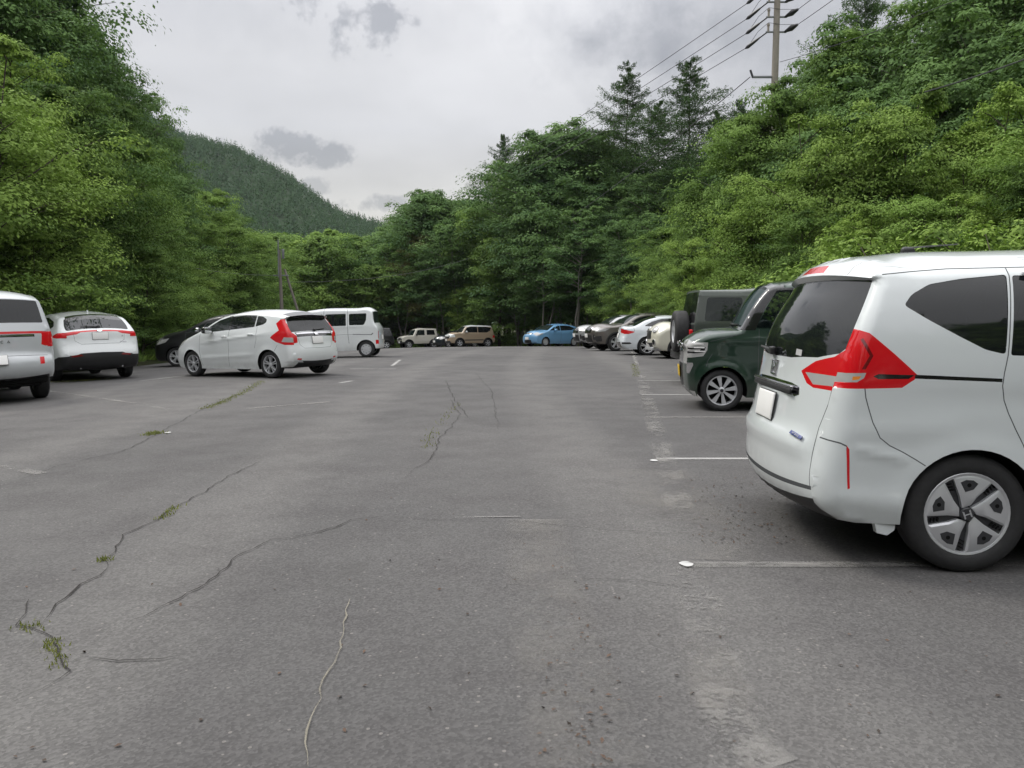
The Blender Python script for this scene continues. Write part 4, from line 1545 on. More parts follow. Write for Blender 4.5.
# ---- white coupe-shaped SUV with a full-width red light bar
HARRIER = dict(
    L=4.74, wheels=(.95, 3.64), R=.355, Ra=.395, sill=.27, per=.07, paint=white_p, tyrew=.225, rim=.235, wstyle='five', r=.10,
    top=[(.22, .26, .05, .06), (.08, .40, .12, .14), (.05, .62, .18, .15), (.10, .82, .20, .14), (.35, .95, .16, .12), (1.0, 1.06, .09, .08), (1.3, 1.12, .07, .06),
         (2.15, 1.515, .07, .08), (2.6, 1.575, .07, .08), (3.3, 1.57, .07, .08), (4.05, 1.475, .07, .07, 1), (4.13, 1.44, .07, .06, 1),
         (4.50, 1.155, .08, .09), (4.57, 1.10, .09, .12), (4.58, .95, .10, .16), (4.62, .80, .10, .16), (4.68, .66, .10, .15), (4.68, .50, .10, .14), (4.62, .36, .09, .10), (4.48, .28, .05, .06)],
    prof=[(.25, .87), (.45, .915), (.7, .9275), (.95, .92), (1.1, .885), (1.3, .79), (1.5, .69), (1.6, .65)],
    plan=[(0, .20), (.35, .07), (.9, 0), (3.8, 0), (4.3, .03), (4.74, .13)], clad=.06,
    creases=[(1.2, .92, 4.2, 1.02, .012, .05), (1.2, .5, 3.2, .55, .02, .07)],
    side=[
        dict(poly=[(1.55, 1.13), (2.1, 1.42), (2.5, 1.50), (3.2, 1.495), (3.85, 1.39), (4.02, 1.28), (3.8, 1.22), (2.6, 1.15)], part=WIN, mat=G, id=1, rnd=.03),
        dict(poly=[(2.62, 1.15), (2.62, 1.51), (2.68, 1.51), (2.68, 1.15)], part='body', mat=gloss_black),
        dict(poly=[(5, 1.13), (4.42, 1.12), (4.22, 1.06), (4.24, 1.02), (4.45, 1.0), (5, 1.01)], part=TAIL, mat=red_lens, id=5),
        dict(poly=[(5, .60), (4.5, .58), (4.2, .50), (4.05, .40), (4.05, .2), (5, .2)], part='body', mat=black),
        dict(poly=[(-.1, .95), (.5, .95), (.7, .92), (.3, .82), (-.1, .80)], part=HEAD, mat=clear_lens, id=7),
    ],
    lines=[[(2.65, 1.15), (2.68, .6), (2.65, .32)], [(1.5, 1.1), (1.45, .7), (1.5, .32)]],
    rib=[
        dict(rect=(6.05, 6.97, -.92, .92), part='windscreen', mat=GM, id=10, rnd=.05),
        dict(rect=(11.05, 12.0, -.94, .94), part='rear_window', mat=glassy('rear_glass_blue', (.012, .016, .02), .95), id=11, rnd=.05),
        dict(rect=(9.94, 11.25, -.90, .90), part='spoiler', mat=gloss_black, id=12, rnd=.04),
        dict(rect=(12.62, 13.05, -1.1, 1.1), part=TAIL, mat=red_lens, id=5),
        dict(poly=[(12.55, -1.1), (12.55, -.72), (12.7, -.55), (13.1, -.60), (13.3, -.72), (13.35, -1.1)], part=TAIL, mat=red_lens, id=5, mirror=1),
        dict(poly=[(16.3, -1.1), (16.35, -.80), (16.1, -.66), (16.05, 0), (16.1, .66), (16.35, .80), (16.3, 1.1), (20, 1.1), (20, -1.1)], part='bumper_trim', mat=black, id=15),
        
        dict(poly=[(16.35, -.96), (16.2, -.66), (16.45, -.60), (16.6, -.92)], part='reflector', mat=red_dark, id=9, mirror=1),
        dict(rect=(2.6, 3.5, -.7, .7), part='grille', mat=gloss_black, id=16, rnd=.02),
    ],
    riblines=[[(13.0, -.80), (14.2, -.78), (14.75, -.60), (14.78, 0), (14.75, .60), (14.2, .78), (13.0, .80)]],
)


def harrier_extra(c, root):
    antenna(c, root, 9.5, white_p)
    add_wiper(c, root, 11.93, 0, .50, 11.80)
    M = c.frame_rib(12.85, 0, .014)
    m = MB(); m.lathe([(.055, -.01), (.055, .008), (.045, .012), (.0001, .012)], 20, axis='z')
    o = m.build('emblem', [chrome], root); o.matrix_local = M
    for v, k in ((-.72, 13.7), (-.74, 14.5)):
        M = c.frame_rib(k, v, .006)
        text_mesh('HYBRID' if k > 14 else 'Z', .045, .004, chrome, root, M)
    for s_ in (1, -1):
        M = c.frame_rib(18.3, s_ * .62, .0)
        m = MB(); m.lathe([(.032, -.05), (.032, .012), (.026, .012), (.024, -.05)], 16, axis='z')
        o = m.build('exhaust_pipe', [chrome], root); o.matrix_local = M


def build_harrier():
    return car('suv', 'white SUV with sloping rear window and thin red light bar across its tail', 'SUV', HARRIER,
               -11.02, 19.2, 133, (1.75, 1.13, white_p), ((2.5, .98), (3.4, 1.02)), [(13.75, None)], harrier_extra)


# ---- tall boxy SUV at the left edge
DELICA = dict(
    L=4.80, wheels=(1.0, 3.85), R=.365, Ra=.42, sill=.38, per=.07, paint=paint('silver_white_paint', (.53, .555, .57), metal=.1), tyrew=.225, rim=.235, wstyle='five', r=.08,
    top=[(.18, .30, .05, .06), (.08, .45, .10, .12), (.05, .75, .12, .12), (.08, 1.0, .12, .10), (.28, 1.12, .12, .08), (.95, 1.20, .07, .06, 1),
         (1.75, 1.70, .08, .07), (2.1, 1.77, .08, .07), (3.5, 1.79, .08, .07), (4.45, 1.755, .07, .07), (4.60, 1.70, .05, .05, 1),
         (4.70, 1.30, .05, .08), (4.73, 1.16, .06, .08), (4.74, .92, .06, .09), (4.74, .80, .07, .10), (4.79, .72, .09, .10), (4.80, .58, .09, .10), (4.74, .46, .08, .08), (4.60, .40, .05, .06)],
    prof=[(.25, .84), (.45, .885), (.7, .8975), (1.1, .8975), (1.25, .87), (1.5, .81), (1.7, .75), (1.8, .72)],
    plan=[(0, .14), (.35, .04), (.9, 0), (4.2, 0), (4.8, .05)],
    creases=[(1.2, .9, 4.4, .95, .01, .05)],
    side=[
        dict(poly=[(1.3, 1.25), (1.9, 1.62), (2.3, 1.69), (4.2, 1.69), (4.35, 1.28), (2.6, 1.25)], part=WIN, mat=G, id=1, rnd=.04),
        dict(poly=[(2.4, 1.25), (2.4, 1.7), (2.47, 1.7), (2.47, 1.25)], part='body', mat=gloss_black),
        dict(poly=[(5, 1.17), (4.66, 1.17), (4.64, 1.09), (4.68, .92), (5, .92)], part=TAIL, mat=red_lens, id=5),
        dict(poly=[(-.1, 1.05), (.5, 1.06), (.4, .9), (-.1, .85)], part=HEAD, mat=clear_lens, id=7),
    ],
    lines=[[(2.43, 1.25), (2.45, .7), (2.43, .35)]],
    rib=[
        dict(rect=(5.05, 5.97, -.92, .92), part='windscreen', mat=GM, id=10, rnd=.05),
        dict(rect=(10.03, 10.95, -1.0, 1.0), part='rear_window', mat=G, id=11, rnd=.03),
        dict(rect=(11.86, 12.08, -1.1, 1.1), part=TAIL, mat=red_lens, id=5),
        dict(rect=(12.12, 12.30, -.76, .76), part='rear_garnish', mat=gloss_black, id=14),
        dict(rect=(12.15, 12.24, -.74, .74), part='rear_garnish', mat=chrome, id=14),
        dict(poly=[(11.9, -1.1), (11.9, -.90), (12.2, -.90), (12.85, -.88), (12.95, -.96), (12.9, -1.1)], part=TAIL, mat=red_lens, id=5, mirror=1),
        dict(poly=[(14.6, -.93), (14.6, -.84), (15.6, -.84), (15.6, -.93)], part='reflector', mat=red_lens, id=9, mirror=1),
        dict(rect=(2.3, 3.6, -.7, .7), part='grille', mat=chrome, id=16, rnd=.02),
        dict(rect=(14.25, 14.35, -1.1, 1.1), part='body', mat=gap_m),
        dict(rect=(17.0, 19, -1.1, 1.1), part='body', mat=black),
    ],
)


def delica_extra(c, root):
    M = c.frame_rib(12.62, .0, .004)
    text_mesh('DELICA', .062, .006, chrome, root, M, 2.6)
    M = c.frame_rib(11.55, -.02, .006)
    m = MB()
    for a in (90, 210, 330):
        q = [rot2(p, R(a)) for p in ((0, 0), (.035, .02), (.07, 0), (.035, -.02))]
        m.prism(q, 0, .01, 'xy')
    o = m.build('emblem', [chrome], root); o.matrix_local = M
    m = MB(); m.box((-2.15, 0, .42), (.3, 1.5, .22), 0, bev=.05); m.box((-2.0, 0, .33), (.5, 1.3, .14), 0, bev=.03)
    m.build('underbody', [well], root)


def build_delica():
    return car('suv', 'tall boxy silver white SUV cut off by the left edge of the photo', 'SUV', DELICA,
               -9.93, 14.1, 131, (1.5, 1.25, black), ((2.3, 1.05), (2.6, 1.05)), [(15.0, None)], delica_extra)


# ---- white kei van
VAN = dict(
    L=3.40, wheels=(.72, 2.95), R=.285, Ra=.335, sill=.24, per=.08, paint=white_p, tyrew=.16, rim=.185, wstyle='steelcap', r=.06, flare=.006,
    top=[(.14, .24, .03, .05), (.05, .40, .06, .08), (.04, .62, .08, .08), (.08, .88, .08, .07), (.20, .98, .06, .06, 1),
         (.64, 1.54, .06, .07), (.80, 1.62, .06, .08), (1.1, 1.67, .06, .08), (2.6, 1.695, .06, .08), (3.10, 1.685, .06, .08), (3.20, 1.61, .06, .07, 1),
         (3.27, 1.18, .05, .06), (3.36, 1.05, .04, .06), (3.38, .7, .04, .07), (3.40, .45, .04, .07), (3.38, .30, .03, .05)],
    prof=[(.2, .71), (.35, .735), (.6, .7375), (1.05, .7375), (1.2, .72), (1.5, .68), (1.8, .63), (1.9, .61)],
    plan=[(0, .08), (.3, .02), (.6, 0), (3.1, 0), (3.4, .03)],
    creases=[(.5, .80, 2.9, .80, .006, .03), (.3, 1.08, 3.2, 1.08, .006, .03)],
    side=[
        dict(poly=[(.50, 1.16), (.76, 1.50), (.86, 1.53), (1.45, 1.54), (1.45, 1.12), (.55, 1.12)], part=WIN, mat=glass_clear, id=1, rnd=.03),
        dict(poly=[(1.55, 1.12), (1.55, 1.54), (2.27, 1.55), (2.27, 1.12)], part=WIN, mat=glass_clear, id=2, rnd=.03),
        dict(poly=[(2.38, 1.14), (2.38, 1.54), (3.00, 1.55), (2.98, 1.30), (2.90, 1.14)], part=WIN, mat=glass_clear, id=3, rnd=.05),
        dict(poly=[(2.50, .83), (3.14, .80), (3.20, .86), (3.22, .83), (3.16, .78), (2.50, .805)], part='door_rail', mat=gap_m, id=4),
        dict(poly=[(3.6, .62), (3.30, .60), (3.30, .46), (3.6, .46)], part=TAIL, mat=red_lens, id=5),
        dict(poly=[(-.1, .95), (.2, .92), (.28, .78), (-.1, .72)], part=HEAD, mat=clear_lens, id=7),
    ],
    lines=[[(1.5, 1.75), (1.5, .8), (1.5, .30)], [(2.33, 1.75), (2.33, .85), (2.36, .50)], [(1.5, .80), (2.5, .82)]], linew=.012,
    rib=[
        dict(rect=(4.08, 5.95, -.92, .92), part='windscreen', mat=glass_clear, id=10, rnd=.05),
        dict(rect=(10.05, 10.95, -.97, .97), part='rear_window', mat=GM, id=11, rnd=.02),
        dict(poly=[(12.4, -1.1), (12.4, -.9), (13.2, -.9), (13.2, -1.1)], part=TAIL, mat=red_lens, id=5, mirror=1),
        dict(rect=(2.2, 2.8, -.5, .5), part='grille', mat=black, id=16, rnd=.02),
    ],
)


def build_van():
    def ex(c, root):
        seats(root, (.9, .05), .6, .5)
        m = MB(); m.box((-.8, 0, .72), (1.4, 1.3, .5), 0, bev=.05); m.box((-.9, 0, 1.25), (.9, 1.25, .12), 1, bev=.03)
        m.build('luggage', [interior_m, interior_l], root)
    return car('van', 'small white box van with white steel wheels, partly hidden behind the white hatchback', 'van', VAN,
               -6.42, 27.6, 181, (.75, 1.16, white_p), ((1.6, .88),), [(13.0, None)], ex)


# ---- small white off-roader
JIMNY = dict(
    L=3.40, wheels=(.62, 2.87), R=.345, Ra=.40, sill=.42, per=.09, paint=paint('ivory_white_paint', (.58, .56, .49)), tyrew=.19, rim=.20, wstyle='five', r=.05, clad=.06,
    top=[(.10, .45, .02, .05), (.04, .55, .03, .05), (.04, .72, .03, .05), (.10, .98, .03, .05), (.20, 1.03, .04, .05), (1.02, 1.09, .04, .05, 1),
         (1.30, 1.60, .04, .05, 1), (1.45, 1.66, .05, .06), (2.4, 1.68, .05, .06), (3.15, 1.66, .05, .05, 1), (3.25, 1.05, .02, .05), (3.28, .6, .02, .05), (3.25, .46, .02, .05)],
    prof=[(.4, .70), (.6, .7375), (1.0, .7375), (1.1, .72), (1.4, .68), (1.7, .63)],
    plan=[(0, .06), (.2, .01), (.6, 0), (3.0, 0), (3.3, .02)],
    side=[
        dict(poly=[(1.25, 1.14), (1.45, 1.56), (2.05, 1.57), (2.05, 1.12)], part=WIN, mat=GM, id=1, rnd=.03),
        dict(poly=[(2.25, 1.14), (2.25, 1.57), (2.95, 1.56), (3.0, 1.14)], part=WIN, mat=G, id=2, rnd=.03),
        dict(poly=[(-.1, .58), (.32, .58), (.30, .40), (-.1, .40)], part='bumper_trim', mat=black, id=3),
    ],
    rib=[
        dict(rect=(5.05, 5.95, -.92, .92), part='windscreen', mat=glass_clear, id=10, rnd=.04),
        dict(rect=(2.05, 2.9, -.92, .92), part='grille', mat=black, id=16, rnd=.02),
        dict(rect=(.0, 1.9, -1.1, 1.1), part='bumper_trim', mat=black, id=3),
        dict(rect=(9.1, 9.9, -.8, .8), part='rear_window', mat=G, id=11, rnd=.02),
    ],
)


def round_lamps(c, root, k, v, rad, mat=None, name='headlight'):
    for s_ in (1, -1):
        M = c.frame_rib(k, v * s_, .01)
        m = MB(); m.lathe([(rad * 1.12, -.03), (rad * 1.1, .012), (rad, .016)], 20, m=1, axis='z')
        m.lathe([(rad, .014), (rad * .7, .03), (.0001, .035)], 20, m=0, axis='z')
        o = m.build(name, [mat or clear_lens, chrome], root); o.matrix_local = M


def build_jimny():
    def ex(c, root):
        round_lamps(c, root, 2.5, .72, .085)
        seats(root, (.0,), .6, .55)
        w = empty('spare_wheel', (-1.78, .05, .95), math.pi / 2, root)
        ty, ri = wheel_meshes(.345, .19, .20, 'five')
        link('tyre', ty, w); link('rim', ri, w)
    return car('off_roader', 'small ivory white square off-roader at the far end of the car park', 'car', JIMNY,
               -8.05, 65.3, 208, (1.28, 1.12, black), ((1.95, .95),), [(1.2, None)], ex)


# ---- beige and white two-tone box SUV
TAFT = dict(
    L=3.90, wheels=(.80, 3.20), R=.335, Ra=.38, sill=.32, per=.09, paint=beige_p, tyrew=.20, rim=.21, wstyle='five', r=.07, clad=.05,
    top=[(.14, .32, .03, .06), (.05, .45, .08, .09), (.04, .70, .10, .09), (.10, .95, .10, .08), (.28, 1.06, .10, .07), (1.0, 1.14, .05, .05, 1),
         (1.40, 1.62, .05, .06), (1.65, 1.695, .06, .07), (2.6, 1.72, .06, .07), (3.55, 1.69, .06, .06, 1), (3.72, 1.2, .04, .07), (3.80, .9, .05, .08), (3.85, .55, .05, .08), (3.78, .36, .04, .05)],
    prof=[(.3, .79), (.45, .835), (.7, .85), (1.05, .85), (1.18, .825), (1.4, .78), (1.7, .70)],
    plan=[(0, .12), (.3, .03), (.7, 0), (3.4, 0), (3.9, .06)],
    side=[
        dict(poly=[(1.15, 1.17), (1.42, 1.56), (1.7, 1.62), (2.3, 1.63), (2.3, 1.17)], part=WIN, mat=G, id=1, rnd=.03),
        dict(poly=[(2.36, 1.17), (2.36, 1.63), (3.1, 1.62), (3.5, 1.55), (3.4, 1.30), (3.1, 1.17)], part=WIN, mat=G, id=2, rnd=.03),
        dict(poly=[(1.45, 1.80), (1.40, 1.60), (1.7, 1.64), (3.5, 1.63), (3.62, 1.5), (3.8, 1.8)], part='roof_panel', mat=white_p, id=4),
        dict(poly=[(1.2, .52), (1.2, .60), (2.8, .62), (2.8, .54)], part='body', mat=black),
        dict(poly=[(-.1, 1.05), (.35, 1.0), (.40, .80), (-.1, .78)], part='front_panel', mat=white_p, id=5),
        dict(poly=[(4.1, .95), (3.6, .95), (3.6, .75), (4.1, .75)], part=TAIL, mat=red_lens, id=6),
    ],
    rib=[
        dict(rect=(5.05, 5.97, -.92, .92), part='windscreen', mat=GM, id=10, rnd=.04),
        dict(rect=(6.0, 9.2, -1.1, 1.1), part='roof_panel', mat=white_p, id=4),
        dict(rect=(2.2, 3.5, -1.1, 1.1), part='front_panel', mat=white_p, id=5),
        dict(rect=(1.9, 2.5, -.75, .75), part='grille', mat=black, id=16, rnd=.02),
        dict(rect=(0, 1.3, -1.1, 1.1), part='bumper_trim', mat=black, id=3),
        dict(rect=(9.1, 9.9, -.85, .85), part='rear_window', mat=G, id=11, rnd=.02),
    ],
)


def build_taft():
    def ex(c, root):
        round_lamps(c, root, 2.75, .72, .10)
    return car('suv', 'beige SUV with white roof and white bonnet at the far end of the car park', 'SUV', TAFT,
               -3.4, 61.5, 204, (1.30, 1.17, white_p), ((2.2, .95),), [(1.6, None)], ex)


# ---- sky-blue hatchback
FIT2 = dict(
    L=3.99, wheels=(.80, 3.33), R=.300, Ra=.335, sill=.19, per=.08, paint=blue_p, tyrew=.185, rim=.205, wstyle='steelcap', r=.09,
    top=[(.20, .19, .03, .05), (.08, .28, .12, .12), (.06, .46, .16, .14), (.10, .68, .18, .14), (.32, .84, .16, .12), (.80, .96, .10, .08), (1.0, 1.02, .07, .06),
         (1.75, 1.365, .07, .08), (2.2, 1.435, .07, .08), (2.8, 1.445, .07), (3.4, 1.38, .07), (3.74, 1.30, .06, .06, 1),
         (3.86, .99, .05, .08), (3.93, .75, .09, .13), (3.96, .50, .10, .13), (3.90, .31, .08, .08), (3.80, .24, .04, .05)],
    prof=FIT['prof'], plan=FIT['plan'], creases=[(1.1, .85, 3.5, .88, .010, .05)],
    side=[
        dict(poly=[(1.12, 1.03), (1.60, 1.265), (1.70, 1.29), (1.55, 1.05)], part=WIN, mat=GM, id=1, off=-.004),
        dict(poly=[(1.60, 1.045), (1.76, 1.30), (2.0, 1.365), (2.10, 1.37), (2.10, 1.04)], part=WIN, mat=GM, id=2, rnd=.02),
        dict(poly=[(2.15, 1.04), (2.15, 1.375), (2.6, 1.385), (3.0, 1.36), (3.35, 1.24), (3.42, 1.17), (3.1, 1.08)], part=WIN, mat=G, id=3, rnd=.03),
        dict(poly=[(-.1, .86), (.30, .83), (.62, .88), (.50, .76), (.28, .70), (-.1, .66)], part=HEAD, mat=clear_lens, id=7),
        dict(poly=[(4.1, .98), (3.6, .98), (3.6, .80), (4.1, .78)], part=TAIL, mat=red_lens, id=5),
    ],
    lines=[[(1.13, 1.0), (1.10, .62), (1.18, .25)], [(2.125, 1.04), (2.12, .62), (2.08, .24)]], linew=.012,
    rib=[
        dict(rect=(6.05, 6.97, -.92, .92), part='windscreen', mat=GM, id=10, rnd=.05),
        dict(rect=(3.1, 3.5, -.62, .62), part='grille', mat=gloss_black, id=16, rnd=.02),
        dict(rect=(.8, 1.9, -.6, .6), part='grille', mat=black, id=17, rnd=.02),
        dict(poly=[(3.2, -1.1), (4.2, -1.1), (4.1, -.78), (3.5, -.66), (3.2, -.7)], part=HEAD, mat=clear_lens, id=7, mirror=1),
        dict(rect=(11.05, 11.95, -.9, .9), part='rear_window', mat=G, id=11, rnd=.02),
    ],
)


def build_fit2():
    return car('hatchback', 'sky blue hatchback facing the camera at an angle, in front of the dark trees', 'car', FIT2,
               2.60, 50.6, 219, (1.55, 1.02, blue_p), ((1.95, .90), (2.95, .92)), [(2.2, None)], None)


# ---- SUVs with their noses towards the aisle
def suv_spec(L, H, W, pt, **kw):
    b = dict(
        L=L, wheels=(.92, L - 1.02), R=.355, Ra=.40, sill=.30, per=.075, paint=pt, tyrew=.225, rim=.24, wstyle='double', r=.09, clad=.07,
        top=[(.22, .30, .05, .06), (.08, .42, .12, .12), (.04, .62, .16, .14), (.06, .86, .18, .12), (.30, 1.0, .16, .10), (1.05, 1.10, .09, .07), (1.25, 1.14, .07, .06),
             (2.0, H - .11, .07, .08), (2.45, H - .035, .07, .08), (3.2, H - .04, .07, .08), (L - .55, H - .12, .07, .07, 1),
             (L - .18, 1.10, .06, .09), (L - .06, .90, .09, .12), (L, .60, .09, .12), (L - .05, .42, .08, .10), (L - .22, .30, .05, .06)],
        prof=[(.25, W - .06), (.45, W - .012), (.7, W), (1.0, W - .005), (1.12, W - .03), (1.3, W - .12), (1.5, W - .20), (1.7, W - .27)],
        plan=[(0, .22), (.35, .07), (.9, 0), (L - .8, 0), (L, .12)],
        creases=[(1.0, .95, L - .6, .98, .012, .05), (1.2, .5, L - 1.5, .55, .02, .07)],
        side=[
            dict(poly=[(1.40, 1.15), (2.0, H - .19), (2.35, H - .11), (2.55, H - .10), (2.55, 1.16)], part=WIN, mat=GM, id=1, rnd=.03),
            dict(poly=[(2.62, 1.16), (2.62, H - .10), (3.2, H - .11), (3.6, H - .16), (3.6, 1.18)], part=WIN, mat=G, id=2, rnd=.03),
            dict(poly=[(3.65, 1.19), (3.65, H - .17), (L - .62, H - .26), (L - .50, 1.26)], part=WIN, mat=G, id=3, rnd=.03),
            dict(poly=[(-.1, .95), (.35, .97), (.62, .97), (.42, .86), (.2, .83), (-.1, .80)], part=HEAD, mat=clear_lens, id=7),
            dict(poly=[(-.2, .60), (.26, .66), (.30, .42), (-.2, .36)], part='fog_trim', mat=gloss_black, id=8),
            dict(poly=[(1.3, .30), (1.3, .38), (L - 1.4, .38), (L - 1.4, .30)], part='body', mat=black),
            dict(poly=[(L + .2, 1.02), (L - .5, 1.0), (L - .45, .85), (L + .2, .84)], part=TAIL, mat=red_lens, id=5),
        ],
        lines=[[(1.38, 1.1), (1.34, .7), (1.42, .34)], [(2.585, 1.16), (2.6, .6), (2.58, .34)]], linew=.012,
        rib=[
            dict(rect=(6.05, 7.4, -.92, .92), part='windscreen', mat=glass_mid, id=10, rnd=.05),
            dict(rect=(2.5, 3.35, -.62, .62), part='grille', mat=gloss_black, id=16, rnd=.03),
            dict(rect=(3.28, 3.38, -.62, .62), part='grille', mat=chrome, id=16),
            dict(rect=(1.0, 2.2, -.72, .72), part='grille', mat=black, id=17, rnd=.03),
            dict(rect=(.0, .8, -.9, .9), part='bumper_trim', mat=black, id=15, rnd=.02),
            dict(rect=(.9, 1.1, -.5, .5), part='bumper_trim', mat=chrome, id=15),
            dict(poly=[(2.95, -1.1), (3.95, -1.1), (3.75, -.72), (3.4, -.66), (3.0, -.72)], part=HEAD, mat=clear_lens, id=7, mirror=1),
            dict(poly=[(1.3, -1.1), (2.4, -1.1), (2.3, -.86), (1.4, -.80)], part='fog_trim', mat=gloss_black, id=8, mirror=1),
            dict(rect=(10.05, 10.95, -.9, .9), part='rear_window', mat=G, id=11, rnd=.02),
        ])
    b.update(kw)
    return b


def rails(c, root, mat):
    for s_ in (1, -1):
        pts = [c.at_rib(k, s_ * .86, h) for k, h in ((7.9, 0), (8.0, .05), (8.8, .055), (9.5, .055), (9.7, .05), (9.8, 0))]
        m = MB(); m.tube(pts, .018, 6); m.build('roof_rail', [mat], root)


def build_suvs():
    car('suv', 'bronze brown SUV with roof rails, parked nose out beside the white saloon', 'SUV', suv_spec(4.60, 1.62, .90, brown_p, wstyle='five'),
        5.60, 33.9, 195, (1.55, 1.13, brown_p), ((2.45, .98), (3.45, 1.0)), [(2.15, None)], lambda c, r: (rails(c, r, black), seats(r, (.2, -.7), .8, .45)))
    car('suv', 'silver SUV between the brown SUV and the sky blue hatchback', 'SUV', suv_spec(4.60, 1.66, .92, silver_p, clad=.03),
        5.45, 38.6, 195, (1.55, 1.13, silver_p), ((2.45, .98), (3.45, 1.0)), [(2.15, None)], None)


# ---- white saloon, tail towards the aisle
AUDI = dict(
    L=4.48, wheels=(.90, 3.54), R=.330, Ra=.365, sill=.20, per=.07, paint=paint('cool_white_paint', (.70, .74, .78)), tyrew=.225, rim=.235, wstyle='double', r=.09,
    top=[(.22, .20, .04, .06), (.08, .32, .12, .12), (.05, .52, .16, .14), (.10, .70, .18, .12), (.40, .84, .16, .10), (1.15, .96, .09, .07), (1.35, 1.0, .07, .06),
         (2.05, 1.325, .06, .08), (2.5, 1.395, .06, .08), (3.0, 1.385, .06, .08), (3.55, 1.26, .05, .08), (4.05, 1.03, .05, .07), (4.30, 1.015, .07, .05, 1), (4.36, .96, .09, .08, 1),
         (4.36, .80, .10, .14), (4.40, .62, .10, .14), (4.44, .48, .10, .12), (4.40, .32, .09, .10), (4.28, .22, .05, .06)],
    prof=[(.2, .84), (.4, .895), (.65, .908), (.85, .90), (.95, .87), (1.1, .79), (1.3, .68), (1.4, .64)],
    plan=[(0, .22), (.35, .07), (.9, 0), (3.6, 0), (4.1, .04), (4.48, .16)],
    creases=[(.9, .82, 4.3, .90, .014, .03), (1.2, .42, 3.2, .45, .015, .05)],
    side=[
        dict(poly=[(1.45, 1.0), (2.05, 1.26), (2.4, 1.325), (2.52, 1.33), (2.52, 1.01)], part=WIN, mat=GM, id=1, rnd=.02),
        dict(poly=[(2.58, 1.01), (2.58, 1.33), (3.0, 1.315), (3.35, 1.22), (3.60, 1.09), (3.62, 1.05)], part=WIN, mat=G, id=2, rnd=.02),
        dict(poly=[(4.7, .93), (4.30, .92), (4.02, .86), (4.0, .83), (4.20, .77), (4.7, .76)], part=TAIL, mat=red_lens, id=5),
        dict(poly=[(4.7, .47), (4.15, .47), (4.10, .42), (4.2, .40), (4.7, .40)], part='bumper_trim', mat=gloss_black, id=8),
        dict(poly=[(-.1, .78), (.5, .80), (.6, .76), (.3, .66), (-.1, .62)], part=HEAD, mat=clear_lens, id=7),
    ],
    lines=[[(2.55, 1.0), (2.58, .6), (2.55, .26)], [(3.45, .98), (3.4, .72), (3.3, .6)], [(4.02, 1.0), (4.0, .86)]], linew=.012,
    rib=[
        dict(rect=(6.05, 6.97, -.92, .92), part='windscreen', mat=GM, id=10, rnd=.05),
        dict(rect=(9.3, 10.9, -.92, .92), part='rear_window', mat=G, id=11, rnd=.05),
        dict(poly=[(13.15, -1.1), (13.2, -.50), (13.9, -.50), (14.1, -.7), (14.1, -1.1)], part=TAIL, mat=red_lens, id=5, mirror=1),
        dict(rect=(15.9, 17.3, -.85, .85), part='bumper_trim', mat=gloss_black, id=15, rnd=.03),
        dict(rect=(15.5, 15.65, -.7, .7), part='bumper_trim', mat=chrome, id=15),
    ],
)


def build_audi():
    car('saloon_car', 'white saloon parked tail out between the brown SUV and the cream car', 'car', AUDI,
        6.20, 28.3, -1, (1.65, 1.0, AUDI['paint']), ((2.4, .87), (3.3, .89)), [(14.6, None)], None)


# ---- cream small SUV with black arches
MINI = dict(
    L=4.10, wheels=(.78, 3.35), R=.325, Ra=.365, sill=.26, per=.07, paint=cream_p, tyrew=.215, rim=.235, wstyle='double', r=.09, clad=.07,
    top=[(.18, .26, .04, .06), (.06, .38, .10, .10), (.03, .60, .13, .12), (.05, .82, .14, .14), (.28, 1.00, .16, .14), (.95, 1.08, .09, .08), (1.12, 1.11, .07, .06, 1),
         (1.72, 1.46, .06, .08), (2.1, 1.515, .06, .08), (3.1, 1.51, .06, .08), (3.75, 1.43, .06, .07, 1),
         (3.98, 1.02, .06, .09), (4.05, .80, .09, .12), (4.08, .55, .09, .12), (4.02, .38, .08, .10), (3.90, .26, .05, .06)],
    prof=[(.25, .85), (.45, .90), (.7, .91), (.95, .90), (1.08, .87), (1.3, .78), (1.5, .70)],
    plan=[(0, .20), (.35, .06), (.8, 0), (3.3, 0), (4.1, .10)],
    side=[
        dict(poly=[(1.25, 1.12), (1.75, 1.40), (2.1, 1.44), (2.4, 1.44), (2.4, 1.12)], part=WIN, mat=G, id=1, rnd=.03),
        dict(poly=[(2.46, 1.12), (2.46, 1.44), (3.1, 1.43), (3.7, 1.36), (3.8, 1.14)], part=WIN, mat=G, id=2, rnd=.03),
        dict(poly=[(1.2, .26), (1.2, .34), (2.9, .34), (2.9, .26)], part='body', mat=black),
        dict(poly=[(4.3, 1.0), (3.85, 1.0), (3.85, .75), (4.3, .75)], part=TAIL, mat=red_lens, id=5),
        dict(poly=[(.66, .93), (.95, .97), (.97, .94), (.70, .90)], part='side_vent', mat=chrome, id=6),
    ],
    lines=[[(1.22, 1.1), (1.22, .6), (1.3, .34)]], linew=.012,
    rib=[
        dict(rect=(6.05, 6.97, -.92, .92), part='windscreen', mat=GM, id=10, rnd=.05),
        dict(rect=(2.1, 3.1, -.52, .52), part='grille', mat=black, id=16, rnd=.08),
        dict(rect=(.9, 1.7, -.60, .60), part='grille', mat=black, id=17, rnd=.04),
        dict(rect=(.0, .7, -1.1, 1.1), part='bumper_trim', mat=silver, id=15),
        dict(rect=(10.1, 10.9, -.85, .85), part='rear_window', mat=G, id=11, rnd=.03),
    ],
)


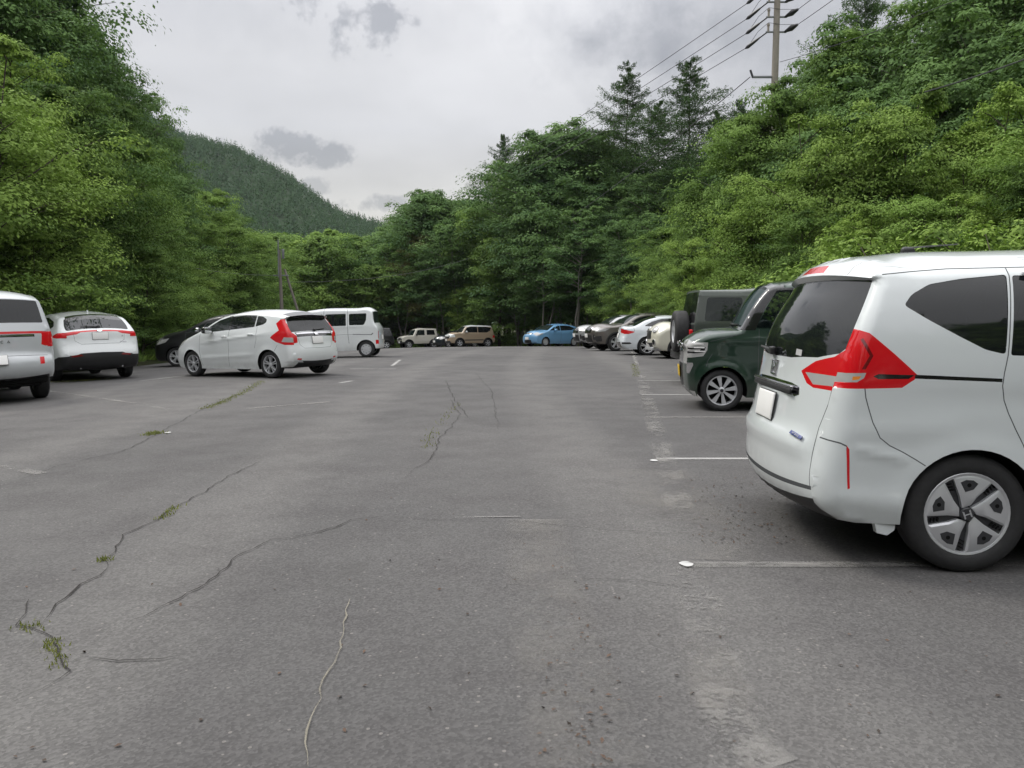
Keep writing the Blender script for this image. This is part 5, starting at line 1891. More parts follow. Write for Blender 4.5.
def build_mini():
    def ex(c, root):
        round_lamps(c, root, 3.35, .70, .12)
        round_lamps(c, root, 1.75, .80, .085, gloss_black, 'fog_light')
        m = MB()
        m.box(c.at_rib(.9, 0, .03), (.06, 1.0, .10), 0, bev=.02)
        m.build('skid_plate', [silver], root)
    car('small_suv', 'cream small SUV with black arches, half hidden behind a spare wheel', 'SUV', MINI,
        6.65, 25.3, 183, (1.40, 1.12, black), ((2.3, .98),), [(1.3, None)], ex)


# ---- square off-roader with its spare wheel towards the aisle
JEEP = dict(
    L=4.10, wheels=(.75, 3.25), R=.40, Ra=.46, sill=.45, per=.08, paint=jeep_p, tyrew=.25, rim=.22, wstyle='five', r=.03, flare=0, clad=.06,
    top=[(.25, .50, .01, .03), (.18, .62, .01, .03), (.16, 1.02, .02, .04, 1), (.26, 1.10, .03, .04), (1.30, 1.17, .03, .04, 1),
         (1.62, 1.72, .02, .04, 1), (1.75, 1.785, .03, .05), (3.2, 1.80, .03, .05), (3.92, 1.79, .02, .03, 1), (4.02, 1.15, .01, .03, 1), (4.04, .60, .01, .03), (4.02, .50, .01, .03)],
    prof=[(.4, .76), (.6, .78), (1.1, .78), (1.18, .775), (1.8, .68)],
    plan=[(0, .10), (1.3, .02), (1.6, 0), (4.1, 0)],
    side=[
        dict(poly=[(1.60, 1.20), (1.78, 1.65), (2.30, 1.67), (2.30, 1.18)], part=WIN, mat=glass_clear, id=1, rnd=.03),
        dict(poly=[(2.42, 1.18), (2.42, 1.67), (3.02, 1.67), (3.02, 1.18)], part=WIN, mat=GM, id=2, rnd=.03),
        dict(poly=[(3.14, 1.22), (3.14, 1.66), (3.78, 1.66), (3.84, 1.22)], part=WIN, mat=GM, id=3, rnd=.06),
        dict(poly=[(1.58, 1.70), (1.6, 1.69), (4.1, 1.69), (4.1, 1.9), (1.58, 1.9)], part='roof_panel', mat=paint('pale_hardtop', (.12, .14, .125), rough=.4), id=4),
    ],
    lines=[[(2.36, 1.66), (2.36, .5)], [(3.08, 1.66), (3.08, .9)]], linew=.012,
    rib=[
        dict(rect=(5.08, 5.92, -.9, .9), part='windscreen', mat=glass_clear, id=10, rnd=.03),
        dict(rect=(6.0, 9.1, -1.1, 1.1), part='roof_panel', mat=paint('pale_hardtop', (.12, .14, .125), rough=.4), id=4),
        dict(rect=(8.06, 8.94, -1.0, 1.0), part='rear_window', mat=gloss_black, id=11),
        dict(rect=(9.0, 11, -1.1, 1.1), part='tailgate', mat=black, id=12),
        dict(rect=(1.05, 1.95, -.5, .5), part='grille', mat=black, id=16, rnd=.02),
    ],
)


def build_jeep():
    def ex(c, root):
        w = empty('spare_wheel', (-2.12, -.08, 1.02), math.pi / 2, root)
        ty, ri = wheel_meshes(.40, .27, .22, 'five')
        link('tyre', ty, w); link('rim', ri, w)
        m = MB(); m.tube([(-1.95, -.08, 1.02), (-2.1, -.08, 1.02)], .09, 10)
        m.box((-1.98, -.08, 1.02), (.05, .4, .4), 0, bev=.02)
        m.build('wheel_bracket', [black], root)
        m = MB(); m.box((-2.08, 0, .56), (.16, 1.66, .17), 0, bev=.03); m.build('bumper', [black], root)
        m = MB(); m.box((1.98, 0, .58), (.18, 1.6, .17), 0, bev=.03); m.build('bumper', [black], root)
        for s_ in (1, -1):
            m = MB()
            for u in (.75, 3.25):
                pts = [(c.L / 2 - (u + .54 * math.cos(a)), s_ * .86, .40 + .52 * math.sin(a)) for a in np.linspace(.35, math.pi - .35, 12)]
                lo = [(c.L / 2 - (u + .50 * math.cos(a)), s_ * .86, .40 + .47 * math.sin(a)) for a in np.linspace(.3, math.pi - .3, 12)]
                q = [Vector(p) for p in pts]; l_ = [Vector(p) for p in lo]
                n = 12
                inner = [Vector((p.x, s_ * .74, p.z)) for p in q]
                m.add(q + l_ + inner, [(i, i + 1, n + i + 1, n + i) for i in range(n - 1)] + [(i, i + 1, 2 * n + i + 1, 2 * n + i) for i in range(n - 1)])
            m.build('fender_flare', [black], root)
            m = MB(); p = Vector((-2.02, s_ * .70, .98)); m.box(p, (.06, .12, .17), 0, bev=.015)
            m.build('tail_light', [red_lens], root)
        round_lamps(c, root, 1.5, .62, .09)
        seats(root, (.1, -.8), .62, .60)
        m = MB()
        for s_ in (1, -1):
            m.tube([(-.25, s_ * .55, .9), (-.25, s_ * .55, 1.62), (-1.7, s_ * .55, 1.62), (-1.85, s_ * .55, .9)], .03, 8)
        m.tube([(-.25, -.55, 1.62), (-.25, .55, 1.62)], .03, 8)
        m.tube([(-1.75, -.55, 1.45), (-1.75, .55, 1.45)], .02, 8)
        m.build('roll_bar', [black], root)
        add_wiper(c, root, 8.9, 0, .6, 8.8)
    car('off_roader', 'square grey green off-roader with a spare wheel on its tail', 'car', JEEP,
        5.38, 14.75, -3, (1.72, 1.20, black), (), None, ex)


# ---- dark cars under the trees
def dark_cars():
    sp = dict(FIT2, paint=black_p, L=3.99, top=[(p[0], p[1] * (1.05 if p[1] > .9 else 1)) + tuple(p[2:]) for p in FIT2['top']], wstyle='double')
    car('hatchback', 'black hatchback in the shade of the trees behind the nose of the white hatchback', 'car', sp,
        -9.1, 24.1, 181, (1.55, 1.05, chrome), ((1.95, .90),), [(2.2, None)], None)
    sp = dict(FIT2, paint=navy_p, wstyle='five')
    car('hatchback', 'blue black hatchback between the ivory off-roader and the beige SUV', 'car', sp,
        -4.75, 64.5, 215, (1.55, 1.02, navy_p), ((1.95, .90),), [(2.2, None)], None)
    sp = dict(TAFT, paint=black_p, side=TAFT['side'][:2] + TAFT['side'][3:4], rib=[TAFT['rib'][0]] + TAFT['rib'][3:])
    car('suv', 'black car deep in tree shade just right of the white van', 'car', sp,
        -11.6, 62.0, 200, (1.30, 1.17, black_p), (), [(1.6, None)], None)

# ================================================================== trees
def leaf_mat(name, dark, light, trans=.30):
    m, nt, out = new_mat(name)
    T = NT(nt)
    at = T.n('ShaderNodeAttribute', attribute_name='tint')
    oi = T.n('ShaderNodeObjectInfo')
    tc = T.n('ShaderNodeTexCoord')
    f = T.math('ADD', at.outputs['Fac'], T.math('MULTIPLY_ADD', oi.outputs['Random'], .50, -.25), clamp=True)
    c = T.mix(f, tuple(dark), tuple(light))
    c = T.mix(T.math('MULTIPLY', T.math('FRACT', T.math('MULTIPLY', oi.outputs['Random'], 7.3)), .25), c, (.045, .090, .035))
    d = T.n('ShaderNodeBsdfPrincipled', {'Base Color': c, 'Roughness': .7, 'Specular IOR Level': .12})
    tl = T.n('ShaderNodeBsdfTranslucent', {'Color': T.mix(.5, c, (.10, .17, .02))})
    mx = T.n('ShaderNodeMixShader', {0: trans, 1: d.outputs[0], 2: tl.outputs[0]})
    nt.links.new(mx.outputs[0], out.inputs[0])
    return m


leaf_a = leaf_mat('leaves_mid_green', (.055, .115, .032), (.260, .400, .092))
leaf_b = leaf_mat('leaves_dark_green', (.050, .108, .042), (.180, .300, .092))
leaf_c = leaf_mat('leaves_bright_green', (.074, .145, .032), (.330, .475, .100))
leaf_n = leaf_mat('needles', (.030, .068, .034), (.100, .170, .070), .25)
leaf_r = leaf_mat('leaves_reddish_green', (.060, .062, .024), (.150, .140, .045))
bark = simple('bark', (.085, .072, .058), .9, spec=.1, dirt=.6, bump=.6, bscale=18)
bark_l = simple('bark_pale', (.20, .185, .16), .9, spec=.1, dirt=.6, bump=.5, bscale=14)


def leaf_mesh(name, cen, nrm, size, tint, mat, rs, aspect=.55):
    """one rhombus leaf (two folded triangles) per point"""
    n = len(cen)
    nrm = nrm / (np.linalg.norm(nrm, axis=1)[:, None] + 1e-9)
    r = rs.normal(size=(n, 3))
    a = np.cross(nrm, r); a /= np.linalg.norm(a, axis=1)[:, None] + 1e-9
    b = np.cross(nrm, a)
    L = size[:, None]
    W = L * aspect
    p0 = cen - a * L * .5
    p1 = cen + b * W * .5 + nrm * L * .06
    p2 = cen + a * L * .5 - nrm * L * .05
    p3 = cen - b * W * .5 + nrm * L * .06
    v = np.stack([p0, p1, p2, p3], 1).reshape(-1, 3)
    me = bpy.data.meshes.new(name)
    me.vertices.add(len(v)); me.vertices.foreach_set('co', v.ravel().astype(np.float32))
    me.loops.add(n * 4); me.loops.foreach_set('vertex_index', np.arange(n * 4, dtype=np.int32))
    me.polygons.add(n)
    me.polygons.foreach_set('loop_start', np.arange(0, n * 4, 4, dtype=np.int32))
    me.polygons.foreach_set('loop_total', np.full(n, 4, dtype=np.int32))
    t = me.attributes.new('tint', 'FLOAT', 'FACE')
    t.data.foreach_set('value', tint.astype(np.float32))
    me.materials.append(mat)
    me.update(calc_edges=True)
    return me


def broadleaf(seed, H=9.0, Rc=3.0, base=.12, nb=46, ns=9, nl=70, leaf=.15, mat=None, barkm=None, tiers=True, stems=1, flat=.30, top_pow=.75, light_top=.25, spread=.50):
    """real branch structure: stems > limbs > twigs with sprays of leaves at the ends"""
    rs = np.random.RandomState(seed)
    tr = MB()
    C, N, S, TI = [], [], [], []
    for st in range(stems):
        lean = rs.normal(0, .10 if stems == 1 else .20, 2)
        hs = H * (1 if st == 0 else rs.uniform(.7, .95))
        pts, rads = [], []
        wob = rs.normal(0, .10, (8, 2)).cumsum(0) * H / 18
        for i in range(8):
            t = i / 7
            pts.append(Vector((lean[0] * hs * t * .6 + wob[i, 0], lean[1] * hs * t * .6 + wob[i, 1], hs * t * .93)))
            rads.append(max(.012, H * .014 * (1 - t * .92) / (1 if stems == 1 else 1.5)))
        if st:
            off = Vector((rs.normal(0, .25), rs.normal(0, .25), 0))
            pts = [p + off * (1 - .3 * i / 7) for i, p in enumerate(pts)]
        pts[0].z = -.5
        tr.tube(pts, rads, 7)
        m = nb // stems
        for b in range(m):
            t = base + (1 - base) * ((b + rs.uniform(0, 1)) / m) ** .85
            q = t * 7; i = min(6, int(q))
            p = pts[i].lerp(pts[i + 1], q - i)
            # crown envelope
            h = (t - base) / (1 - base)
            env = Rc * (math.sin(math.pi * min(1, (h * .80 + .17))) ** top_pow) * rs.uniform(.62, 1.12)
            az = rs.uniform(0, 2 * math.pi)
            up = rs.uniform(.05, .42) + h * .55
            d = Vector((math.cos(az), math.sin(az), up)).normalized()
            e = p + d * env
            mid = p.lerp(e, .55) + Vector((0, 0, env * .06))
            tr.tube([p, mid, e], [max(.008, H * .0042 * (1 - h * .6)), H * .0024, .006], 4, cap=False)
            ctint = rs.uniform(.15, .85)
            for s_ in range(int(ns * .56)):
                f = rs.uniform(.38, 1.0)
                c = p.lerp(e, f) + Vector((0, 0, env * .05 * math.sin(f * 3)))
                side = np.clip(rs.normal(0, 1, 3), -1.4, 1.4) * env * spread * .5 * np.array([1, 1, .45])
                c = np.array(c) + side
                sr = env * .27 * rs.uniform(.55, 1.3) + .08
                k = int(nl * 1.55 * rs.uniform(.6, 1.4))
                stint = rs.normal(0, .13)
                P = rs.normal(0, 1, (k, 3))
                P[:, 2] = np.where(P[:, 2] < -.25, -P[:, 2] * rs.uniform(-.2, 1, k), P[:, 2])    # fuller on top, thin underneath
                P /= np.linalg.norm(P, axis=1)[:, None]
                O = P.copy()
                P *= (rs.uniform(0, 1, k) ** .38)[:, None] * sr * (1 + .25 * rs.normal(0, 1, k).clip(-1, 1.6))[:, None]
                P[:, 2] *= flat
                P[:, 2] -= (P[:, 0]**2 + P[:, 1]**2) / sr * .22
                C.append(c + P)
                nn = O * .95 + rs.normal(0, .27, (k, 3)); nn[:, 2] += .45
                nn += np.array(d) * .3
                N.append(nn)
                S.append(leaf * rs.uniform(.65, 1.25, k))
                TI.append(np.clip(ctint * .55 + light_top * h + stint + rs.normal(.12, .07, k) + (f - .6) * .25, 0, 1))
    C, N, S, TI = np.concatenate(C), np.concatenate(N), np.concatenate(S), np.concatenate(TI)
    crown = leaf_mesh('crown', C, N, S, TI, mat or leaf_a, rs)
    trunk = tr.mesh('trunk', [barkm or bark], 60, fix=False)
    return trunk, crown


def conifer(seed, H=15.0, Rc=2.6, whorls=34, mat=None, droop=.1, airy=1.0, leaf=.17):
    rs = np.random.RandomState(seed)
    tr = MB()
    pts = [Vector((rs.normal(0, .04) * i * .3, rs.normal(0, .04) * i * .3, H * i / 8)) for i in range(9)]
    pts[0].z = -.5
    tr.tube(pts, [max(.012, H * .010 * (1 - i / 8.3)) for i in range(9)], 7)
    C, N, S, TI = [], [], [], []
    for w in range(whorls):
        t = .14 + .85 * (w / (whorls - 1))
        r = Rc * (1 - t) ** .72 * 1.15 * rs.uniform(.75, 1.15) + .12
        nb = rs.randint(2, 5)
        a0 = rs.uniform(0, 6.28)
        for b in range(nb):
            az = a0 + 6.28 * b / nb + rs.normal(0, .4)
            tt = min(.995, max(.1, t + rs.normal(0, .012)))
            q = tt * 8; i = min(7, int(q)); p = pts[i].lerp(pts[i + 1], q - i)
            L = r * rs.uniform(.45, 1.15)
            d = Vector((math.cos(az), math.sin(az), .30 - droop - .35 * (1 - t) + rs.normal(0, .06)))
            e = p + d * L + Vector((0, 0, L * .10))
            tr.tube([p, p + d * L * .6, e], [.018 * (1.2 - t) + .004, .010, .004], 4, cap=False)
            k = int((26 + 105 * L) * airy)
            f = rs.uniform(.12, 1.0, k)
            c = np.array(p)[None] + np.array(e - p)[None] * f[:, None]
            sd = np.cross(np.array(d), [0, 0, 1.0]); sd /= np.linalg.norm(sd)
            wd = rs.normal(0, 1, k) * .16 * L * (1.1 - f) ** .6 * .9
            c = c + sd[None] * wd[:, None]
            c[:, 2] -= np.abs(wd) * .35 + rs.exponential(.09, k) * L * .6 - rs.normal(0, .05, k)
            C.append(c)
            nn = rs.normal(0, .5, (k, 3)); nn[:, 2] += .8
            N.append(nn)
            S.append(leaf * rs.uniform(.6, 1.3, k))
            TI.append(np.clip(rs.uniform(.1, .8) * .6 + rs.normal(.2, .15, k), 0, 1))
    C, N, S, TI = np.concatenate(C), np.concatenate(N), np.concatenate(S), np.concatenate(TI)
    return tr.mesh('trunk', [bark], 60, fix=False), leaf_mesh('crown', C, N, S, TI, mat or leaf_n, rs, .22 if airy < 1.2 else .3)


PROTO = {
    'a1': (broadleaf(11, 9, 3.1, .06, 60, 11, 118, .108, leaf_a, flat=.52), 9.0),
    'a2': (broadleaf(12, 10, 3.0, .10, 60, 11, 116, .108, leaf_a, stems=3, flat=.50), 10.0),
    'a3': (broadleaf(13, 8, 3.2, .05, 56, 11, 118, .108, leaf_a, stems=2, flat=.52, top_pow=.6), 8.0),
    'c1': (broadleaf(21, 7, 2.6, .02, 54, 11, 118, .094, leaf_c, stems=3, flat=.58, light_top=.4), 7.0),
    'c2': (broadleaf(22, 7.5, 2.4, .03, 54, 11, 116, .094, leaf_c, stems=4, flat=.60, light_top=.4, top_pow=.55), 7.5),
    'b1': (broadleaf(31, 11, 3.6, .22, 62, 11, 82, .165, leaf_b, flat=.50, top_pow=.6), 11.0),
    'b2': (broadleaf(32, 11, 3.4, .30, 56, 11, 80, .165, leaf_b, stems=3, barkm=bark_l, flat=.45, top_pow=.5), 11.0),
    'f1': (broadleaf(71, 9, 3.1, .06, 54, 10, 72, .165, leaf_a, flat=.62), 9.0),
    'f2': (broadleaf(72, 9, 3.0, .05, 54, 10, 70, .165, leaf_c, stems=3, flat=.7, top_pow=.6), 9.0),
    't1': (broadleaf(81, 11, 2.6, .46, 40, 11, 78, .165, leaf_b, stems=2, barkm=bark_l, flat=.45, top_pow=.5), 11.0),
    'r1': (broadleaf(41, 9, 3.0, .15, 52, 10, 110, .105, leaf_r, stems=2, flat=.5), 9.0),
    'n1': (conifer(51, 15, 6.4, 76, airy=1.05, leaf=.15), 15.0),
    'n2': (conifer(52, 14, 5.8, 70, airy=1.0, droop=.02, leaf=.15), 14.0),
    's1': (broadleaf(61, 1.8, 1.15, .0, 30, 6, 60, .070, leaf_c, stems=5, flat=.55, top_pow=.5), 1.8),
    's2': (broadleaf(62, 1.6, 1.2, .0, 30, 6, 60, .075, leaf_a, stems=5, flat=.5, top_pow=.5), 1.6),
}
TRS = random.Random(77)
NTREE = [0]


def plant(kind, x, y, h, label, cat='tree', group=None, wide=1.0, rz=None, name=None):
    (trunk, crown), H0 = PROTO[kind]
    z = float(ground_height(x, y)) - .08
    root = empty(name or ('shrub' if kind[0] == 's' else 'conifer_tree' if kind[0] == 'n' else 'broadleaf_tree'), (x, y, z),
                 TRS.uniform(0, 6.28) if rz is None else rz)
    k = h / H0
    root.scale = (k * wide, k * wide, k)
    link('stems' if kind[0] == 's' else 'trunk', trunk, root)
    link('leaves' if kind[0] == 's' else 'crown', crown, root)
    tag(root, label, cat, group)
    NTREE[0] += 1
    return root


def at(px, y):
    """x of a thing seen at picture column px and standing y metres away"""
    return (px - 512) / 760 * y


def top_h(pytop, x, y):
    """height of a thing at (x, y) whose top is seen on picture row pytop"""
    ang = math.atan((384 - pytop) / 760) - PITCH
    return CAM_H + y * math.tan(ang) - float(ground_height(x, y))


LAND = [(-60, 'left of the boxy SUV'), (0, 'above the boxy left edge SUV'), (40, 'over the gap between the two left SUVs'), (85, 'above the light-bar SUV'),
        (125, 'just right of the light-bar SUV'), (160, 'above the black hatchback'), (195, 'above the bonnet of the white hatchback'), (230, 'above the roof of the white hatchback'),
        (262, 'just left of the slim wooden pole'), (300, 'just right of the slim wooden pole'), (335, 'above the roof of the white van'), (365, 'above the tail of the white van'), (395, 'just right of the white van'),
        (418, 'above the ivory off-roader'), (445, 'above the blue black hatchback'), (475, 'above the beige SUV'), (505, 'over the gap beside the sky blue hatchback'), (530, 'above the nose of the sky blue hatchback'),
        (558, 'above the roof of the sky blue hatchback'), (585, 'above the nose of the silver SUV'), (610, 'above the brown SUV'), (635, 'above the white saloon'), (662, 'above the cream small SUV'),
        (690, 'above the spare wheel'), (720, 'above the grey green off-roader roof'), (745, 'above the bonnet of the dark green car'), (775, 'at the foot of the tall pole'),
        (810, 'above the minivan spoiler'), (845, 'above the minivan roof antenna'), (880, 'right of the minivan roof antenna'), (915, 'above the minivan quarter window'),
        (950, 'above the near rear wheel'), (985, 'above the minivan door seam'), (1015, 'at the right edge of the photo'), (1060, 'just past the right edge of the photo'), (1130, 'well past the right edge of the photo')]
HUE = {'t': 'pale-trunked', 'f': 'fresh green', 'a': 'mid green', 'b': 'dark green', 'c': 'bright green', 'r': 'olive green', 'n': 'needle-leaved'}
USED = {}


def auto_label(kind, px, y, pytop, rank):
    lm = min(LAND, key=lambda q: abs(q[0] - px))[1]
    size = 'tall' if pytop < 60 else 'low' if pytop > 215 else 'middling'
    return f"{size} {HUE[kind[0]]} tree, {rank}, {lm}"


def tree_px(kind, px, y, pytop, label, group=None, wide=1.0, cat='tree'):
    x = at(px, y)
    o = plant(kind, x, y, max(1.5, top_h(pytop, x, y)), label, cat, group, wide)
    USED.setdefault(label, []).append((pytop, o))
    return o


GL = 'trees on the wooded bank along the left side'
GC = 'trees of the wood behind the far end of the car park'
GR = 'trees of the wood along the right side'
LL = 'leafy green tree in the dense wood on the left bank'
LC = 'dark green tree in the wood beyond the far row of cars'
LR = 'green tree in the dense wood above the right row of cars'

# ---- left bank: front row, silhouettes traced by column
LEFT = [
    ('c1', 8, 21.5, 95, 'bright green tree rising behind the tall boxy SUV', 1.0), ('a1', 62, 25.5, 72, 'green tree directly behind the SUV with the thin red light bar', .95),
    ('c2', -40, 19, 30, None, 1.1), ('a3', 112, 28.5, 128, 'broad green tree over the black hatchback', .95), ('c1', 20, 24, 30, None, .9),
    ('a1', 150, 33, 172, None, .95), ('a2', 186, 37, 200, 'pale green tree sloping down behind the white hatchback roof', .95), ('a3', 222, 43, 222, None, 1.0),
    ('a1', 250, 50, 232, None, 1.0), ('a2', 92, 35, 60, None, .85), ('b1', 40, 34, -40, None, .9), ('b1', 82, 38, 8, 'dark tall tree forming the top of the left skyline', .8),
    ('b1', 112, 41, 42, None, .75), ('b2', 138, 44, 84, 'dark tree on the left skyline just below the highest one', .7), ('b1', 164, 46, 128, 'last dark tree of the left skyline before the far hill', .7),
    ('a3', 205, 48, 186, None, .9), ('a1', 236, 56, 206, None, .95), ('f1', 265, 62, 228, None, 1.0), ('b1', 20, 38, -110, None, 1.0), ('b2', -30, 34, -120, None, 1.0),
    ('b1', 45, 44, -30, None, .9), ('b1', 135, 36, 140, None, .95), ('b1', 172, 40, 170, None, .95), ('c1', -70, 22, 0, None, 1.1),
    ('a3', 88, 23, 222, None, 1.0), ('c1', 36, 20.8, 222, 'low bright green tree between the boxy SUV and the bank', 1.05), ('a1', 140, 28, 240, None, 1.1), ('c2', 200, 36, 265, None, 1.15),
    ('a3', 240, 45, 262, None, 1.1), ('f1', 264, 56, 250, None, 1.1), ('a3', 172, 31, 250, None, 1.1), ('b1', 0, 30, -60, None, 1.0), ('b1', 24, 28, 60, None, 1.0), ('b1', 62, 29, 130, None, 1.1), ('b1', 110, 32, 190, None, 1.1), ('b2', 215, 44, 240, None, 1.1), ('b1', -20, 26, 60, None, 1.1),
]
for k, px, y, pt, lb, wd in LEFT:
    tree_px(k, px, y, pt, lb or auto_label(k, px, y, pt, 'front row' if y < 30 else 'back rows'), GL, wd)

# ---- mid: wood past the left pole and the van
MID = [
    ('c2', 300, 76, 236, 'light green tree to the right of the small pole'), ('a3', 330, 74, 233, None), ('a1', 362, 78, 236, None), ('a2', 345, 86, 232, None), ('a1', 285, 82, 232, None),
    ('a3', 318, 84, 226, 'light green tree top against the far hill'), ('c2', 310, 72, 262, None), ('a3', 345, 73, 268, None), ('a1', 372, 74, 262, None), ('a2', 285, 70, 268, None), ('a3', 270, 74, 240, None),
    ('a1', 395, 82, 236, None), ('b1', 398, 92, 232, None), ('a1', 255, 66, 252, None), ('a2', 300, 94, 230, None), ('a1', 368, 98, 231, None), ('a3', 335, 100, 230, None),
]
for k, px, y, pt, lb in MID:
    k = {'a1': 'f1', 'a2': 'f1', 'a3': 'f1', 'c1': 'f2', 'c2': 'f2'}.get(k, k)
    tree_px(k, px, y, pt, lb or auto_label(k, px, y, pt, 'front row' if y < 80 else 'back rows'), GC, 1.25)

CEN = [
    ('b1', 425, 76, 194, 'dark broad tree at the left edge of the central wood', 1.1), ('r1', 420, 74, 228, 'tree with reddish olive leaves in the central wood', 1.1), ('b1', 400, 80, 228, None, 1.0),
    ('b2', 450, 78, 190, None, 1.0), ('a1', 485, 72, 205, 'light green tree in the middle of the central wood', .9), ('a2', 500, 66, 235, None, 1.0), ('b1', 470, 80, 198, None, 1.0),
    ('n2', 505, 84, 134, 'slender conifer rising alone above the central wood', .85), ('b1', 545, 64, 130, 'tall dark round-topped tree in the middle of the central wood', 1.05), ('b1', 575, 66, 128, None, 1.05), ('b2', 560, 60, 165, None, 1.1),
    ('b1', 600, 68, 140, None, 1.0), ('b2', 590, 60, 190, 'tree with a pale straight trunk beside the silver SUV', .9), ('b1', 520, 70, 160, None, .9),
    ('n1', 625, 62, 62, 'left one of the two tall pointed larches', .95), ('n1', 683, 56, 55, 'right one of the two tall pointed larches', 1.05), ('n2', 655, 64, 100, None, 1.0), ('n2', 712, 60, 110, None, 1.0),
    ('b1', 640, 60, 170, None, 1.0), ('b2', 665, 56, 175, None, 1.0), ('b1', 620, 58, 205, None, 1.0), ('b2', 440, 72, 240, None, 1.0), ('b1', 465, 72, 255, None, 1.0), ('b2', 520, 66, 250, None, 1.0),
    ('t1', 577, 53, 200, None, 1.0), ('t1', 462, 71.5, 225, None, 1.0), ('t1', 545, 57, 215, None, 1.0), ('t1', 640, 45.5, 215, None, .9), ('t1', 405, 73, 240, None, 1.0),
    ('b1', 550, 62, 245, None, 1.0), ('b2', 580, 58, 250, None, 1.0), ('b1', 610, 54, 245, None, 1.0), ('b2', 635, 50, 235, None, 1.0), ('b1', 410, 78, 262, None, 1.0), ('a1', 445, 74, 275, None, .9),
    ('a3', 472, 70, 268, 'low light green tree behind the beige SUV', .9), ('b1', 700, 60, 160, None, 1.0), ('b2', 680, 50, 210, None, 1.0),
]
for k, px, y, pt, lb, wd in CEN:
    k = {'a1': 'f1', 'a2': 'f1', 'a3': 'f2'}.get(k, k)
    tree_px(k, px, y, pt, lb or auto_label(k, px, y, pt, 'front row' if y < 65 else 'back rows'), GC, wd)
# second and third ranks, which close the wood
for i in range(34):
    px = 232 + i * 14.5 + TRS.uniform(-5, 5)
    y = TRS.uniform(88, 104)
    tree_px(TRS.choice(['b1', 'b2', 'f1', 'b1']), px, y, TRS.uniform(236, 255) if px < 410 else TRS.uniform(195, 240), LC, GC, 1.25)

RIGHT = [
    ('a3', 690, 34, 235, 'green tree behind the roof of the grey green off-roader', 1.0), ('a1', 662, 41, 222, None, .95), ('a2', 728, 33, 150, 'pale green tree under the near end of the wires', .95),
    ('a2', 768, 32, 92, 'green tree hiding the foot of the tall pole', .8), ('c2', 716, 27, 222, 'low bright tree just right of the off-roader roof', .95), ('c1', 772, 24, 160, 'bright green tree above the dark green car', .9), ('c2', 832, 22, 100, None, .85),
    ('c1', 898, 21, 80, 'bright green tree top left of the thick cable', .85), ('c2', 960, 21, 92, 'bright tree beneath the thick cable on the right', .85), ('c1', 1024, 20, 72, None, .9),
    ('a3', 800, 21, 212, None, 1.0), ('c1', 862, 18.5, 198, None, .95), ('a3', 925, 17.8, 190, None, .95), ('c2', 985, 17, 182, None, .95), ('a1', 1045, 16, 150, None, 1.0), ('a1', 745, 25, 225, None, 1.0),
    ('a3', 780, 32.5, 88, 'broad green tree directly in front of the tall pole', .8), ('a1', 755, 33, 108, None, .85),
    ('b1', 836, 37, 34, None, .9), ('a2', 872, 34, -10, 'tall tree right of the tall pole', .9), ('b2', 915, 33, -30, None, .95), ('a1', 955, 34, -30, None, .95), ('b2', 1000, 30, -30, None, .95), ('b1', 1045, 30, -50, None, 1.0),
    ('b2', 800, 40, 78, None, .75), ('n2', 735, 52, 98, 'small conifer top left of the tall pole', .8), ('n2', 850, 40, -20, None, .9), ('b1', 860, 30, 95, None, .9), ('b1', 930, 28, 75, None, .9), ('b2', 990, 27, 60, None, .95),
    ('b1', 780, 42, 108, None, .95), ('b2', 745, 44, 150, None, .95), ('b1', 720, 46, 175, None, .95), ('b1', 800, 30, 130, None, .9), ('b2', 750, 31, 190, None, 1.0), ('a2', 1070, 17, 80, None, 1.1), ('b1', 1090, 27, -40, None, 1.1), ('a1', 700, 42, 212, None, .95),
    ('c1', 648, 44, 266, 'low bright tree above the white saloon', 1.0), ('a3', 618, 49, 270, None, 1.0), ('c2', 674, 38, 258, None, 1.1), ('c1', 702, 30, 258, None, 1.1), ('a3', 750, 27.5, 255, None, 1.1), ('b1', 880, 25, 190, None, 1.1), ('b2', 950, 24, 185, None, 1.1), ('b1', 820, 27, 205, None, 1.1), ('b1', 1010, 23, 180, None, 1.1),
    ('a1', 1110, 15, 90, None, 1.2), ('c1', 1160, 15, 90, None, 1.2),
]
for k, px, y, pt, lb, wd in RIGHT:
    tree_px(k, px, y, pt, lb or auto_label(k, px, y, pt, 'front row' if y < 24 else 'back rows'), GR, wd)

for lb, lst in USED.items():
    if len(lst) == 2 and abs(lst[0][0] - lst[1][0]) > 3 and lb not in (LL, LC, LR):
        lst.sort(key=lambda q: q[0])
        lst[0][1]['label'] = 'higher ' + lb.split(' ', 1)[1]
        lst[1][1]['label'] = 'lower ' + lb.split(' ', 1)[1]

# ---- wood behind the photographer (seen mirrored in the car windows)
GB = 'trees behind the near end of the car park'
for i in range(22):
    x = -44 + i * 4.2
    plant(['b1', 'a2', 'b2', 'a1', 'n1'][i % 5], x + TRS.uniform(-1.5, 1.5), -17 - TRS.uniform(0, 7), TRS.uniform(10, 14), 'green tree at the near end of the car park', 'tree', GB, 1.2)
for i in range(7):
    plant(['a1', 'c1', 'a2'][i % 3], -19 - TRS.uniform(0, 4), -20 + i * 5.2, TRS.uniform(8, 12), LL, 'tree', GL, 1.2)
    plant(['a1', 'c1', 'a2'][i % 3], 14 + TRS.uniform(0, 4), -20 + i * 5.2, TRS.uniform(10, 13), LR, 'tree', GR, 1.2)

